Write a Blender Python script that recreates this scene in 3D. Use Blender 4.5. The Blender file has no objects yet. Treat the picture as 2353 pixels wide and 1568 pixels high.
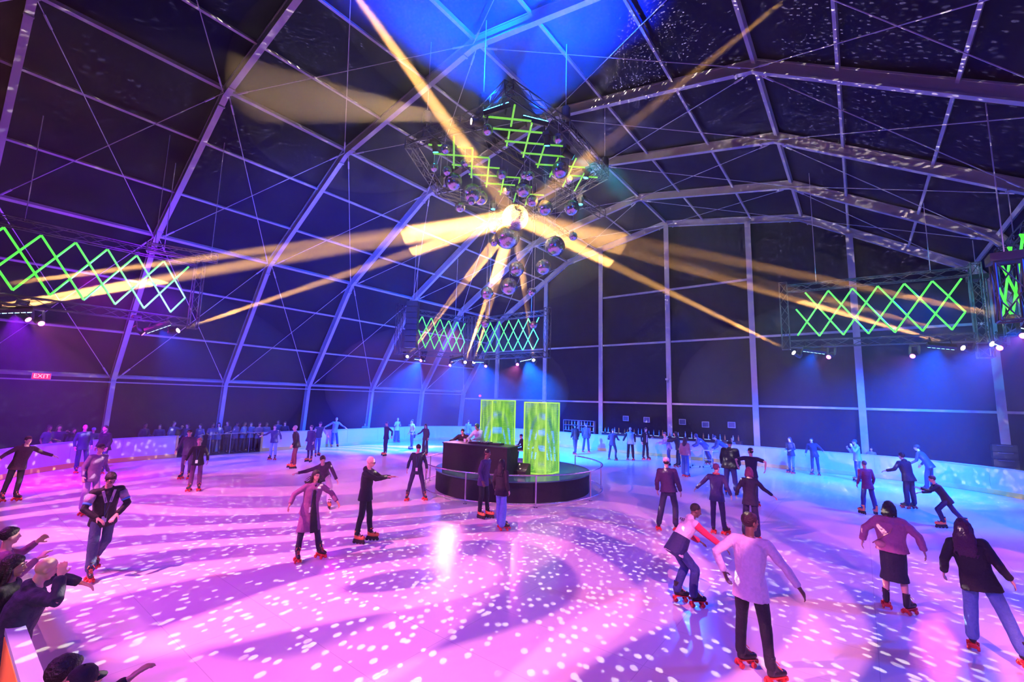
import bpy, bmesh, math, random
from mathutils import Vector, Matrix, Euler
R_ = math.radians
scn = bpy.context.scene
COL = scn.collection

# ------------------------------------------------------------------ camera
CAMH = 3.4
F_PX, YAW, PITCH, ROLL = 1022.9, 0.6614, 0.1312, 0.0259
cam_d = bpy.data.cameras.new('camera')
cam_d.sensor_width = 36.0
cam_d.lens = F_PX / 2353 * 36.0
cam_d.clip_start = 0.05
cam_d.clip_end = 200
cam = bpy.data.objects.new('camera', cam_d)
COL.objects.link(cam)
_f = Vector((-math.sin(YAW)*math.cos(PITCH), math.cos(YAW)*math.cos(PITCH), math.sin(PITCH)))
_r = Vector((math.cos(YAW), math.sin(YAW), 0))
_u = _r.cross(_f)
CR = _r*math.cos(ROLL) + _u*math.sin(ROLL)
CU = -_r*math.sin(ROLL) + _u*math.cos(ROLL)
CF = _f
cam.matrix_world = Matrix(((CR.x, CU.x, -CF.x, 0), (CR.y, CU.y, -CF.y, 0), (CR.z, CU.z, -CF.z, CAMH), (0, 0, 0, 1)))
scn.camera = cam

def ray(x, y):
    return CF + CR*((x-1176.5)/F_PX) - CU*((y-784)/F_PX)
def at_z(x, y, z=0.0):
    d = ray(x, y); return Vector((0, 0, CAMH)) + d*((z-CAMH)/d.z)
def at_Y(x, y, Y):
    d = ray(x, y); return Vector((0, 0, CAMH)) + d*(Y/d.y)

# ------------------------------------------------------------------ world, exposure
w = bpy.data.worlds.new('night'); scn.world = w; w.use_nodes = True
w.node_tree.nodes['Background'].inputs[0].default_value = (0.010, 0.012, 0.05, 1)
w.node_tree.nodes['Background'].inputs[1].default_value = 0.3
scn.view_settings.view_transform = 'Standard'
scn.view_settings.look = 'None'
scn.view_settings.exposure = 0.0
scn.view_settings.gamma = 1.0
scn.view_settings.use_curve_mapping = False
cy = scn.cycles
cy.use_denoising = True
cy.max_bounces = 3
cy.diffuse_bounces = 2
cy.glossy_bounces = 2
cy.transmission_bounces = 1
cy.transparent_max_bounces = 6
cy.use_adaptive_sampling = True
cy.adaptive_threshold = 0.02
cy.adaptive_min_samples = 32
cy.volume_bounces = 0
cy.sample_clamp_indirect = 4.0
cy.sample_clamp_direct = 60.0
cy.caustics_reflective = False
cy.caustics_refractive = False
cy.volume_step_rate = 1.0

# ------------------------------------------------------------------ materials
MATS = {}
def mat(name, col, rough=0.6, metal=0.0, spec=0.5, emit=None, estr=1.0, bump=None, sheen=0.0):
    if name in MATS: return MATS[name]
    m = bpy.data.materials.new(name); m.use_nodes = True
    nt = m.node_tree; b = nt.nodes['Principled BSDF']
    b.inputs['Base Color'].default_value = (*col, 1)
    b.inputs['Roughness'].default_value = rough
    b.inputs['Metallic'].default_value = metal
    b.inputs['Specular IOR Level'].default_value = spec
    if sheen: b.inputs['Sheen Weight'].default_value = sheen
    if emit:
        b.inputs['Emission Color'].default_value = (*emit, 1)
        b.inputs['Emission Strength'].default_value = estr
    if bump:
        sc, st, var = bump
        tc = nt.nodes.new('ShaderNodeTexCoord'); nz = nt.nodes.new('ShaderNodeTexNoise')
        nz.inputs['Scale'].default_value = sc; nz.inputs['Detail'].default_value = 3
        nt.links.new(tc.outputs['Object'], nz.inputs['Vector'])
        if st:
            bp = nt.nodes.new('ShaderNodeBump'); bp.inputs['Strength'].default_value = st
            bp.inputs['Distance'].default_value = 0.05
            nt.links.new(nz.outputs['Fac'], bp.inputs['Height']); nt.links.new(bp.outputs['Normal'], b.inputs['Normal'])
        if var:
            mx = nt.nodes.new('ShaderNodeMixRGB'); mx.inputs[1].default_value = (*[c*(1-var) for c in col], 1)
            mx.inputs[2].default_value = (*[min(1, c*(1+var)) for c in col], 1)
            nt.links.new(nz.outputs['Fac'], mx.inputs[0]); nt.links.new(mx.outputs[0], b.inputs['Base Color'])
    MATS[name] = m
    return m

# ------------------------------------------------------------------ mesh helpers
def link(name, me, m=None, parent=None):
    o = bpy.data.objects.new(name, me); COL.objects.link(o)
    if m is not None: me.materials.append(m)
    if parent is not None: o.parent = parent
    return o
def tag(o, label=None, cat=None, group=None, kind=None):
    if label: o['label'] = label
    if cat: o['category'] = cat
    if group: o['group'] = group
    if kind: o['kind'] = kind
    return o
def empty(name, loc=(0, 0, 0), rz=0, label=None, cat=None, group=None):
    o = bpy.data.objects.new(name, None); o.empty_display_size = 0.2
    COL.objects.link(o); o.location = loc; o.rotation_euler = (0, 0, rz)
    return tag(o, label, cat, group)

class MB:
    def __init__(s): s.v = []; s.f = []
    def add(s, vs, fs):
        n = len(s.v); s.v += [tuple(v) for v in vs]; s.f += [tuple(i+n for i in f) for f in fs]; return s
    def box(s, c, d, M=None):
        x, y, z = d[0]/2, d[1]/2, d[2]/2; c = Vector(c)
        vs = [Vector((a*x, b*y, e*z)) for a in (-1, 1) for b in (-1, 1) for e in (-1, 1)]
        if M is not None: vs = [M @ v for v in vs]
        return s.add([v+c for v in vs], [(0, 1, 3, 2), (4, 6, 7, 5), (0, 4, 5, 1), (2, 3, 7, 6), (0, 2, 6, 4), (1, 5, 7, 3)])
    def bar(s, a, b, wd, ht, up=(0, 0, 1)):
        a, b = Vector(a), Vector(b); d = (b-a).normalized(); up = Vector(up)
        sd = d.cross(up)
        if sd.length < 1e-4: sd = d.cross(Vector((1, 0, 0)))
        sd.normalize(); u = sd.cross(d).normalized()
        vs = [p + sd*(i*wd/2) + u*(j*ht/2) for p in (a, b) for i, j in ((-1, -1), (1, -1), (1, 1), (-1, 1))]
        return s.add(vs, [(0, 3, 2, 1), (4, 5, 6, 7), (0, 1, 5, 4), (1, 2, 6, 5), (2, 3, 7, 6), (3, 0, 4, 7)])
    def tube(s, pts, r, n=8, closed=False, cap=True):
        pts = [Vector(p) for p in pts]; m = len(pts); rs = r if hasattr(r, '__len__') else [r]*m
        vs = []; prev = None
        for i, p in enumerate(pts):
            if closed: d = pts[(i+1) % m]-pts[i-1]
            else: d = pts[min(i+1, m-1)]-pts[max(i-1, 0)]
            d.normalize()
            if prev is None:
                x = d.cross(Vector((0, 0, 1)))
                if x.length < 1e-3: x = d.cross(Vector((1, 0, 0)))
            else: x = prev - d*prev.dot(d)
            x.normalize(); prev = x; y = d.cross(x)
            for k in range(n):
                a = 2*math.pi*k/n; vs.append(p + (x*math.cos(a)+y*math.sin(a))*rs[i])
        fs = []
        for i in range(m if closed else m-1):
            j = (i+1) % m
            for k in range(n): fs.append((i*n+k, i*n+(k+1) % n, j*n+(k+1) % n, j*n+k))
        if cap and not closed: fs += [tuple(range(n))[::-1], tuple((m-1)*n+k for k in range(n))]
        return s.add(vs, fs)
    def lathe(s, prof, n=24, c=(0, 0, 0), M=None, cap=True):
        c = Vector(c); vs = []
        for r, z in prof:
            for k in range(n):
                a = 2*math.pi*k/n; v = Vector((r*math.cos(a), r*math.sin(a), z)); vs.append((M @ v if M is not None else v)+c)
        fs = []
        for i in range(len(prof)-1):
            for k in range(n): fs.append((i*n+k, i*n+(k+1) % n, (i+1)*n+(k+1) % n, (i+1)*n+k))
        if cap: fs += [tuple(range(n))[::-1], tuple((len(prof)-1)*n+k for k in range(n))]
        return s.add(vs, fs)
    def ball(s, c, r, n=12, M=None):
        if not hasattr(r, '__len__'): r = (r, r, r)
        m = n//2; vs = []; c = Vector(c)
        for i in range(m+1):
            t = math.pi*i/m
            for k in range(n):
                a = 2*math.pi*k/n
                v = Vector((r[0]*math.sin(t)*math.cos(a), r[1]*math.sin(t)*math.sin(a), -r[2]*math.cos(t)))
                vs.append((M @ v if M is not None else v)+c)
        fs = []
        for i in range(m):
            for k in range(n): fs.append((i*n+k, i*n+(k+1) % n, (i+1)*n+(k+1) % n, (i+1)*n+k))
        return s.add(vs, fs)
    def mesh(s, name, smooth=False):
        me = bpy.data.meshes.new(name); me.from_pydata(s.v, [], s.f); me.validate()
        if smooth: me.polygons.foreach_set('use_smooth', [True]*len(me.polygons))
        me.update(); return me
    def build(s, name, m=None, parent=None, smooth=False):
        return link(name, s.mesh(name, smooth), m, parent)

def look_rot(d):
    # rotation taking -Z to direction d
    return Vector(d).to_track_quat('-Z', 'Y')

# light with optional gobo: kind in None, 'swirl', 'dots', 'rays'
def spot(name, loc, target, power, col, ang, blend=0.3, radius=0.05, gobo=None, gp=(1, 0, 0), parent=None):
    l = bpy.data.lights.new(name, 'SPOT'); l.energy = power; l.color = col
    l.spot_size = R_(ang); l.spot_blend = blend; l.shadow_soft_size = radius
    o = bpy.data.objects.new(name, l); COL.objects.link(o)
    loc = Vector(loc); d = Vector(target)-loc
    o.rotation_mode = 'QUATERNION'; o.rotation_quaternion = look_rot(d); o.location = loc
    if parent is not None:
        o.parent = parent; o.matrix_parent_inverse = parent.matrix_basis.inverted()
    if gobo: make_gobo(l, gobo, gp)
    return o

def make_gobo(l, kind, gp):
    l.use_nodes = True; nt = l.node_tree; N = nt.nodes.new; L = nt.links.new
    em = nt.nodes['Emission']
    tc = N('ShaderNodeTexCoord')
    if kind == 'dots':
        sc, th, st = gp
        vo = N('ShaderNodeTexVoronoi'); vo.inputs['Scale'].default_value = sc; vo.inputs['Randomness'].default_value = 0.85
        L(tc.outputs['Normal'], vo.inputs['Vector'])
        # small bright ring-shaped flecks
        r = N('ShaderNodeValToRGB'); e = r.color_ramp.elements
        e[0].position = 0.0; e[0].color = (0.5, 0.5, 0.5, 1)
        e[1].position = th*0.55; e[1].color = (0.5, 0.5, 0.5, 1)
        a = e.new(th*0.7); a.color = (1, 1, 1, 1)
        a = e.new(th); a.color = (0.9, 0.9, 0.9, 1)
        a = e.new(th*1.2); a.color = (0, 0, 0, 1)
        L(vo.outputs['Distance'], r.inputs[0])
        # only part of the flecks, by cell
        c = N('ShaderNodeSeparateColor'); L(vo.outputs['Color'], c.inputs[0])
        g = N('ShaderNodeMath'); g.operation = 'POWER'; L(c.outputs[0], g.inputs[0]); g.inputs[1].default_value = 1.6
        mu = N('ShaderNodeMath'); mu.operation = 'MULTIPLY'; L(r.outputs[0], mu.inputs[0]); L(g.outputs[0], mu.inputs[1])
        m2 = N('ShaderNodeMath'); m2.operation = 'MULTIPLY'; L(mu.outputs[0], m2.inputs[0]); m2.inputs[1].default_value = st
        L(m2.outputs[0], em.inputs['Strength'])
        return
    se = N('ShaderNodeSeparateXYZ'); L(tc.outputs['Normal'], se.inputs[0])
    dx = N('ShaderNodeMath'); dx.operation = 'DIVIDE'; L(se.outputs[0], dx.inputs[0]); L(se.outputs[2], dx.inputs[1])
    dy = N('ShaderNodeMath'); dy.operation = 'DIVIDE'; L(se.outputs[1], dy.inputs[0]); L(se.outputs[2], dy.inputs[1])
    if kind == 'swirl':
        sc, dist, seed, cx, cy_ = gp
        co = N('ShaderNodeCombineXYZ'); L(dx.outputs[0], co.inputs[0]); L(dy.outputs[0], co.inputs[1]); co.inputs[2].default_value = 0
        ad = N('ShaderNodeVectorMath'); ad.operation = 'ADD'; L(co.outputs[0], ad.inputs[0]); ad.inputs[1].default_value = (cx, cy_, 0)
        nz = N('ShaderNodeTexNoise'); nz.inputs['Scale'].default_value = 1.25; nz.inputs['Detail'].default_value = 0.6; nz.noise_dimensions = '3D'
        a2 = N('ShaderNodeVectorMath'); a2.operation = 'ADD'; L(co.outputs[0], a2.inputs[0]); a2.inputs[1].default_value = (seed*3.1, seed*1.7, seed)
        L(a2.outputs[0], nz.inputs['Vector'])
        sb = N('ShaderNodeVectorMath'); sb.operation = 'SUBTRACT'; L(nz.outputs['Color'], sb.inputs[0]); sb.inputs[1].default_value = (.5, .5, .5)
        ml = N('ShaderNodeVectorMath'); ml.operation = 'SCALE'; L(sb.outputs[0], ml.inputs[0]); ml.inputs['Scale'].default_value = dist
        a3 = N('ShaderNodeVectorMath'); a3.operation = 'ADD'; L(ad.outputs[0], a3.inputs[0]); L(ml.outputs[0], a3.inputs[1])
        wv = N('ShaderNodeTexWave'); wv.wave_type = 'RINGS'; wv.rings_direction = 'Z'
        wv.inputs['Scale'].default_value = sc; wv.inputs['Distortion'].default_value = 0
        L(a3.outputs[0], wv.inputs['Vector'])
        r = N('ShaderNodeValToRGB'); e = r.color_ramp.elements
        e[0].position = 0.54; e[0].color = (.10, .10, .10, 1); e[1].position = 0.74; e[1].color = (1, 1, 1, 1)
        L(wv.outputs['Fac'], r.inputs[0]); L(r.outputs[0], em.inputs['Strength'])
    if kind == 'rays':
        n, th, _ = gp
        at = N('ShaderNodeMath'); at.operation = 'ARCTAN2'; L(dx.outputs[0], at.inputs[0]); L(dy.outputs[0], at.inputs[1])
        nz = N('ShaderNodeTexNoise'); nz.noise_dimensions = '1D'; nz.inputs['Scale'].default_value = n; nz.inputs['Detail'].default_value = 1
        L(at.outputs[0], nz.inputs['W'])
        r = N('ShaderNodeValToRGB'); e = r.color_ramp.elements
        e[0].position = th; e[0].color = (0.15, 0.15, 0.15, 1); e[1].position = th+0.12; e[1].color = (1, 1, 1, 1)
        L(nz.outputs['Fac'], r.inputs[0]); L(r.outputs[0], em.inputs['Strength'])
# ------------------------------------------------------------------ show lighting that washes the whole rink
BALLC = at_Y(1184, 500, 14.4)
def big_lights():
    # blue wash over the whole sheet
    for p, t, pw in (((4, -4, 9), (-1, 8, 0), 7000), ((6.5, 14, 8), (0, 14, 0), 6500), ((-8, 27, 8.5), (-10, 20, 0), 7000), ((-25, 24, 8), (-20, 18, 0), 3600), ((3, 27, 9), (-1, 22, 0), 6500), ((-16, -4, 9), (-12, 8, 0), 5000)):
        spot('blue_wash', p, t, pw*.66, (.0, .065, 1), 110, .9, .3)
    # magenta wash from the left and the near side
    for p, t, pw in (((-14, -4.5, 8.5), (-13, 7, 0), 6500), ((-24, 3, 8), (-19, 8, 0), 3800), ((-8, -5, 9), (-10, 4, 0), 4600), ((-26, 16, 8), (-20, 15, 0), 1000)):
        spot('magenta_wash', p, t, pw*.62, (.60, .0, .5), 100, .9, .3)
    # pink pattern projectors, each with its own field
    for i, (p, t, pw, an, g) in enumerate((((-11, -3.5, 10.5), (-11.5, 4.5, 0), 12500, 100, (1.95, 1.2, 1.3, .35, -.2)), ((4.5, -2, 10), (-.5, 8, 0), 10500, 84, (2.3, .9, 2.2, -.62, .72)),
                                       ((6, 22, 9.5), (-1, 20, 0), 9500, 70, (2.0, .9, 5.5, .3, .2)), ((-25, 25, 9), (-21, 16, 0), 7500, 74, (2.0, .9, 7.7, .2, .3)))):
        spot('pattern_projector', p, t, pw*1.25, (1, .22, .42), an, .5, .25 if i == 3 else .02, 'swirl', g)
    # flecks of the big mirror ball, thrown by lamps added around it
    for off, d, an, pw in (((.75, -.45, -.35), (.12, -.25, -1), 150, 26000), ((.66, .3, .05), (1, .5, .05), 120, 20000), ((-.66, .1, .1), (-1, .2, .1), 120, 20000), ((0, -.7, .3), (.15, -1, .3), 110, 12000), ((.1, .7, .1), (.2, 1, .15), 120, 20000), ((0, 0, .75), (.1, .1, 1), 120, 5000)):
        d = Vector(d).normalized(); o = BALLC+Vector(off); spot('mirror_flecks', o, o+d*3, pw*2.6, (1, .84, .66), an, .1, 0.0, 'dots', (92, .26, 3.2))
    # blue light grazing the left half of the roof
    spot('roof_blue', (-12, 9, 6.5), (-25, 14, 9), 34000, (.0, .06, 1), 95, .9, .3)
    spot('roof_blue', (-14, 20, 7), (-24, 26, 10), 9000, (.0, .12, 1), 95, .9, .3)
    spot('roof_purple', (-19, 5, 6.5), (-27, 3, 9), 4000, (.22, .0, 1), 95, .9, .3)
big_lights()
spot('added_warm_spot', (-3.5, -2.6, 2.8), (-6.3, .6, .4), 260, (1, .55, .15), 60, .6, .1)  # unseen warm lamp added to light the outer cladding of the near boards
HAZE = 0.0010
# ------------------------------------------------------------------ the tent
XC = -10.13
PROF = [(-18.96, 3.86), (-14.73, 10.24), (-7.94, 14.41), (0, 15.86), (7.94, 14.41), (14.73, 10.24), (18.96, 3.86)]
Y0, BAY = 0.41, 5.0
RIBS = range(0, 7)
YG = Y0+BAY*6
M_alu = mat('brushed_aluminium', (0.38, 0.38, 0.42), 0.45, 0.15, bump=(3, 0.0, 0.12))
M_fab = mat('dark_tent_fabric', (0.004, 0.004, 0.020), 0.7, spec=0.05, bump=(0.9, 0.6, 0.35))
M_cable = mat('steel_cable', (0.55, 0.55, 0.6), 0.4, 0.2)

def prof_pt(s, out=0.0):
    i = min(int(s), 5); t = s-i
    a, b = Vector((PROF[i][0], PROF[i][1])), Vector((PROF[i+1][0], PROF[i+1][1]))
    p = a.lerp(b, t)
    def nrm(k):
        d = Vector(PROF[k+1])-Vector(PROF[k]); return Vector((-d.y, d.x)).normalized()
    n = nrm(i)
    if t < 1e-6 and i > 0: n = (nrm(i-1)+nrm(i)).normalized()
    if t > 1-1e-6 and i < 5: n = (nrm(i)+nrm(i+1)).normalized()
    p = p + n*out
    return XC+p.x, p.y
WALLX = 19.35    # half width at the ground

YS, YE = -7.0, YG+0.25
def skin(ss, out):
    return [prof_pt(s, out) for s in ss]
# roof skin, slightly rippled between the purlins
def roof_skin():
    mb = MB(); ns, ny = 120, 160
    for j in range(ny+1):
        y = YS + (YE-YS)*j/ny
        for i in range(ns+1):
            s = 6*i/ns; x, z = prof_pt(s, 0.50)
            sag = 0.05*math.sin(math.pi*((s*3) % 1))*math.sin(math.pi*(((y-Y0)/BAY) % 1))
            mb.v.append((x, y, z-sag))
    for j in range(ny):
        for i in range(ns):
            a = j*(ns+1)+i; mb.f.append((a, a+1, a+ns+2, a+ns+1))
    return mb.build('ceiling', M_fab, smooth=True)
tag(roof_skin(), 'dark rippled fabric roof of the big tent over the rink', kind='structure')
def sheet(name, pts, m, label, div=0.0):
    mb = MB(); mb.add(pts, [tuple(range(len(pts)))]); o = mb.build(name, m)
    return tag(o, label, kind='structure')
for sgn, nm, lb in ((-1, 'wall_left', 'dark blue fabric side wall behind the crowd'), (1, 'wall_right', 'dark fabric side wall at the right end of the tent')):
    x0 = XC+sgn*(18.96+0.45); x1 = XC+sgn*(WALLX+0.4)
    sheet(nm, [(x0, YS, 4.2), (x0, YE, 4.2), (x1, YE, 0), (x1, YS, 0)], M_fab, lb)
def gable(name, y, lb):
    pts = [(XC-WALLX-0.4, y, 0)] + [(prof_pt(s, 0.5)[0], y, prof_pt(s, 0.5)[1]) for s in (0, 1, 2, 3, 4, 5, 6)] + [(XC+WALLX+0.4, y, 0)]
    sheet(name, pts, M_fab, lb)
gable('wall_back', YE, 'dark fabric gable wall behind the far posts')
gable('wall_front', YS, 'dark fabric gable wall behind the camera')

def arch(k):
    y = Y0+BAY*k; mb = MB(); D, W = 0.42, 0.20
    ss = [0, 1, 2, 3, 4, 5, 6]
    ring = []
    inn = [(XC-WALLX+0.02, 0.0)] + [prof_pt(s, 0) for s in ss] + [(XC+WALLX-0.02, 0.0)]
    out = [(XC-WALLX-D+0.1, 0.0)] + [prof_pt(s, D) for s in ss] + [(XC+WALLX+D-0.1, 0.0)]
    n = len(inn)
    # hollow-look section: wide flanges, recessed web
    sec = [(0, -.5), (0, .5), (.13, .5), (.13, .36), (.87, .36), (.87, .5), (1, .5), (1, -.5), (.87, -.5), (.87, -.36), (.13, -.36), (.13, -.5)]
    m = len(sec)
    for i in range(n):
        a, b = inn[i], out[i]
        for t, s_ in sec:
            mb.v.append((a[0]+(b[0]-a[0])*t, y+s_*W, a[1]+(b[1]-a[1])*t))
    for i in range(n-1):
        for q in range(m): mb.f.append((i*m+q, i*m+(q+1) % m, (i+1)*m+(q+1) % m, (i+1)*m+q))
    mb.f += [tuple(range(m)), tuple((n-1)*m+q for q in range(m))[::-1]]
    # bolted corner sleeves
    for s in (1, 2, 3, 4, 5):
        for ds in (-.06, .06):
            p = prof_pt(s+ds, -0.015); q = prof_pt(s+ds, D*0.5)
            mb.box((p[0], y, p[1]), (.07, W*1.15, .05))
    return mb
ORD = ['nearest', 'second', 'third', 'fourth', 'fifth', 'sixth', 'last']
for k in RIBS:
    tag(arch(k).build('arch_beam', M_alu), f'grey aluminium roof arch spanning the tent, {ORD[k]} from the camera' if k < 6 else 'grey aluminium roof arch against the far gable wall', kind='structure')
FR = [0, 0.331, 0.689]
PUR = [i+f if i < 3 else i+(1-f if f else 0) for i in range(6) for f in FR] + [6]
PUR = sorted(set(round(v, 4) for v in PUR))
for s in PUR:
    x, z = prof_pt(s, 0.33)
    mb = MB(); big = abs(s-round(s)) < 1e-3
    i = min(int(s+1e-6), 5); d = Vector((PROF[i+1][0]-PROF[i][0], 0, PROF[i+1][1]-PROF[i][1]))
    up = Vector((-d.z, 0, d.x))
    h = 0.14 if big else 0.09
    mb.bar((x, YS, z), (x, YG, z), h, h, up)
    lab = 'main lengthwise roof beam where the arch bends' if big else 'slim lengthwise roof beam between two arch bends'
    tag(mb.build('purlin_beam', M_alu), lab, group='lengthwise roof beams', kind='structure')
for s in (0, 6):
    x = XC+(18.96-0.1)*(-1 if s == 0 else 1)
    mb = MB(); mb.bar((x, YS, 3.75), (x, YG, 3.75), .06, .06)
    tag(mb.build('trim_1' if s == 0 else 'trim_2', M_alu), 'thin rail along the top of the side wall', kind='structure')
# bracing cables, one object each
for k in range(-1, 6):
    ya, yb = Y0+BAY*k, Y0+BAY*(k+1)
    if k == -1: ya = YS
    for i in range(6):
        for a, b in ((i, i+1), (i+1, i)):
            pa, pb = prof_pt(a, 0.08), prof_pt(b, 0.08)
            A, B = Vector((pa[0], ya+.1, pa[1])), Vector((pb[0], yb-.1, pb[1]))
            mb = MB(); mb.tube([A, B], 0.016, 5)
            d = (B-A).normalized()
            mb.tube([A+d*.35, A+d*.75], 0.035, 6); mb.tube([B-d*.75, B-d*.35], 0.035, 6)
            tag(mb.build('bracing_cable_beam', M_cable), 'thin steel bracing cable crossing a roof bay between two arches', group='roof bracing cables', kind='structure')
# gable posts and rails
def arch_z(x):
    s = [p[0]+XC for p in PROF]
    for i in range(6):
        if s[i] <= x <= s[i+1]: return PROF[i][1]+(PROF[i+1][1]-PROF[i][1])*(x-s[i])/(s[i+1]-s[i])
    return 3.9
for i, x in enumerate((-25.2, -20.13, -15.12, -10.07, -4.94, 0.10, 5.18)):
    mb = MB(); z = arch_z(x)+0.1
    mb.bar((x, YG, 0), (x, YG, z), .30, .10, (1, 0, 0)); mb.bar((x-.08, YG-.13, 0), (x-.08, YG-.13, z), .06, .16, (1, 0, 0)); mb.bar((x+.08, YG-.13, 0), (x+.08, YG-.13, z), .06, .16, (1, 0, 0))
    tag(mb.build('pillar', M_alu), 'tall grey post in the far gable wall, number %d from the left' % (i+1) if 0 else ['tall grey gable post nearest the left side wall', 'tall grey gable post just left of the green towers', 'tall grey gable post right of the green towers', 'tall grey gable post under the roof ridge', 'tall grey gable post between ridge and right lattice panel', 'tall grey gable post behind the right lattice panel', 'tall grey gable post nearest the right side wall'][i], kind='structure')
for i, (z, xa, xb) in enumerate(((3.4, XC-19.1, XC+19.1), (7.6, XC-16.4, XC+16.4), (11.25, -15.1, -4.94))):
    mb = MB(); mb.bar((xa, YG, z), (xb, YG, z), .12, .12)
    tag(mb.build('trim_%d' % (i+3), M_alu), ['low horizontal rail across the far gable wall', 'middle horizontal rail across the far gable wall', 'short upper horizontal rail of the far gable wall'][i], kind='structure')

# ------------------------------------------------------------------ floor
def floor_mat():
    m = bpy.data.materials.new('glossy_white_rink'); m.use_nodes = True; nt = m.node_tree; b = nt.nodes['Principled BSDF']
    tc = nt.nodes.new('ShaderNodeTexCoord'); nz = nt.nodes.new('ShaderNodeTexNoise'); nz.inputs['Scale'].default_value = 0.8; nz.inputs['Detail'].default_value = 6
    nt.links.new(tc.outputs['Object'], nz.inputs['Vector'])
    r = nt.nodes.new('ShaderNodeMapRange'); r.inputs[3].default_value = .12; r.inputs[4].default_value = .26
    nt.links.new(nz.outputs['Fac'], r.inputs[0]); nt.links.new(r.outputs[0], b.inputs['Roughness'])
    # sheet seams of the rink floor, very faint
    br = nt.nodes.new('ShaderNodeTexBrick'); br.inputs['Scale'].default_value = 1; br.offset = 0
    br.inputs['Brick Width'].default_value = 2.44; br.inputs['Row Height'].default_value = 1.22; br.inputs['Mortar Size'].default_value = .006
    br.inputs['Color1'].default_value = (.80, .80, .82, 1); br.inputs['Color2'].default_value = (.77, .77, .80, 1); br.inputs['Mortar'].default_value = (.62, .62, .66, 1)
    nt.links.new(tc.outputs['Object'], br.inputs['Vector']); nt.links.new(br.outputs[0], b.inputs['Base Color'])
    b.inputs['Specular IOR Level'].default_value = 0.5
    return m
RX0, RX1, RY0, RY1, RR = -27.9, 6.4, 0.85, 29.2, 6.5
def rrect(off=0.0, step=0.45):
    pts = []; r = RR+off
    cs = [(RX1-RR, RY0+RR, -90), (RX1-RR, RY1-RR, 0), (RX0+RR, RY1-RR, 90), (RX0+RR, RY0+RR, 180)]
    for cx, cyy, a0 in cs:
        n = 20
        for i in range(n+1):
            a = R_(a0+90*i/n); pts.append((cx+r*math.cos(a), cyy+r*math.sin(a)))
    return pts
mb = MB(); mb.add([(x, y, 0.0) for x, y in rrect()], [tuple(range(len(rrect())))])
tag(mb.build('floor', floor_mat()), 'glossy white skating rink floor under coloured light', kind='structure')
M_ground = mat('dark_ground', (.05, .05, .06), .8, bump=(4, .2, .3))
mb = MB(); mb.add([(XC-20, YS, -.02), (XC+20, YS, -.02), (XC+20, YE, -.02), (XC-20, YE, -.02)], [(0, 1, 2, 3)])
tag(mb.build('ground', M_ground), 'dark ground between the rink boards and the tent walls', kind='structure')
# ------------------------------------------------------------------ rink boards
M_board = mat('white_board_plastic', (.52, .54, .58), .35, bump=(1.2, 0, .05))
M_kick = mat('yellow_kick_plate', (.62, .42, .08), .4)
M_cap = mat('pale_board_cap', (.35, .45, .65), .4)
M_blk = mat('black_cloth', (.010, .010, .016), .85, bump=(6, .3, .2), sheen=.05)
M_rig = mat('black_truss_paint', (.035, .035, .045), .5)
M_rigb = mat('steel_truss', (.22, .22, .25), .45, .4)
def path_pts():
    pts = [Vector((x, y, 0)) for x, y in rrect(0.05)]
    out = []
    n = len(pts)
    for i in range(n):
        a, b = pts[i], pts[(i+1) % n]; L = (b-a).length; k = max(1, int(L/.6))
        out += [a.lerp(b, j/k) for j in range(k)]
    return out
PP = path_pts()
# the loop runs: front right corner, right side, far side, left side, front
gap_hi, gap_lo = at_z(599, 1042), at_z(398, 1060)
ig = min(range(len(PP)), key=lambda i: (PP[i]-Vector((RX0-.05, 12.0, 0))).length)
jg = min(range(len(PP)), key=lambda i: (PP[i]-Vector((RX0-.02, 7.7, 0))).length)
kf = min(range(len(PP)), key=lambda i: (PP[i]-Vector((-12.5, RY0-.05, 0))).length)
def wall_run(mb, pts, z0, z1, off, th):
    n = len(pts)
    L = []
    for i, p in enumerate(pts):
        d = (pts[min(i+1, n-1)]-pts[max(i-1, 0)]).normalized(); o = Vector((d.y, -d.x, 0))   # outward
        L.append((p+o*off, p+o*(off+th)))
    for a, b in L: mb.v += [(a.x, a.y, z0), (a.x, a.y, z1), (b.x, b.y, z1), (b.x, b.y, z0)]
    for i in range(n-1):
        for q in range(4): mb.f.append((i*4+q, i*4+(q+1) % 4, i*4+4+(q+1) % 4, i*4+4+q))
    mb.f += [(3, 2, 1, 0), tuple((n-1)*4+q for q in range(4))]
    return mb
def boards(pts, label, outer=None):
    r = empty('rink_boards', pts[0], 0, label, 'rink boards')
    loc = [p-pts[0] for p in pts]
    wall_run(MB(), loc, .20, 1.07, 0, .07).build('white_panel', M_board, r)
    wall_run(MB(), loc, .0, .20, -.015, .10).build('kick_plate', M_kick, r)
    wall_run(MB(), loc, 1.07, 1.12, -.02, .13).build('top_cap', M_cap, r)
    if outer: wall_run(MB(), loc, .02, 1.05, .08, .03).build('outer_cladding', outer, r)
    mb = MB()
    for i in range(4, len(loc)-2, 4):
        d = (loc[i+1]-loc[i-1]).normalized(); o = Vector((-d.y, d.x, 0)); mb.bar(loc[i]+o*.002+Vector((0, 0, .21)), loc[i]+o*.002+Vector((0, 0, 1.06)), .008, .006, d)
    mb.build('panel_seams', mat('grey_seam', (.25, .27, .3), .6), r)
    return r
N = len(PP)
boards(PP[:ig+1], 'white rink boards with yellow kick plate round the far and right side of the rink')
boards([PP[i] for i in range(jg, kf+1)], 'white rink boards curving in from the left edge to the gap')
boards([PP[i % N] for i in range(kf, N+1)], 'near rink boards with a blue lit cap and orange outer cladding at bottom left', mat('orange_cladding', (.75, .30, .06), .5, bump=(3, .2, .3)))
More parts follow.
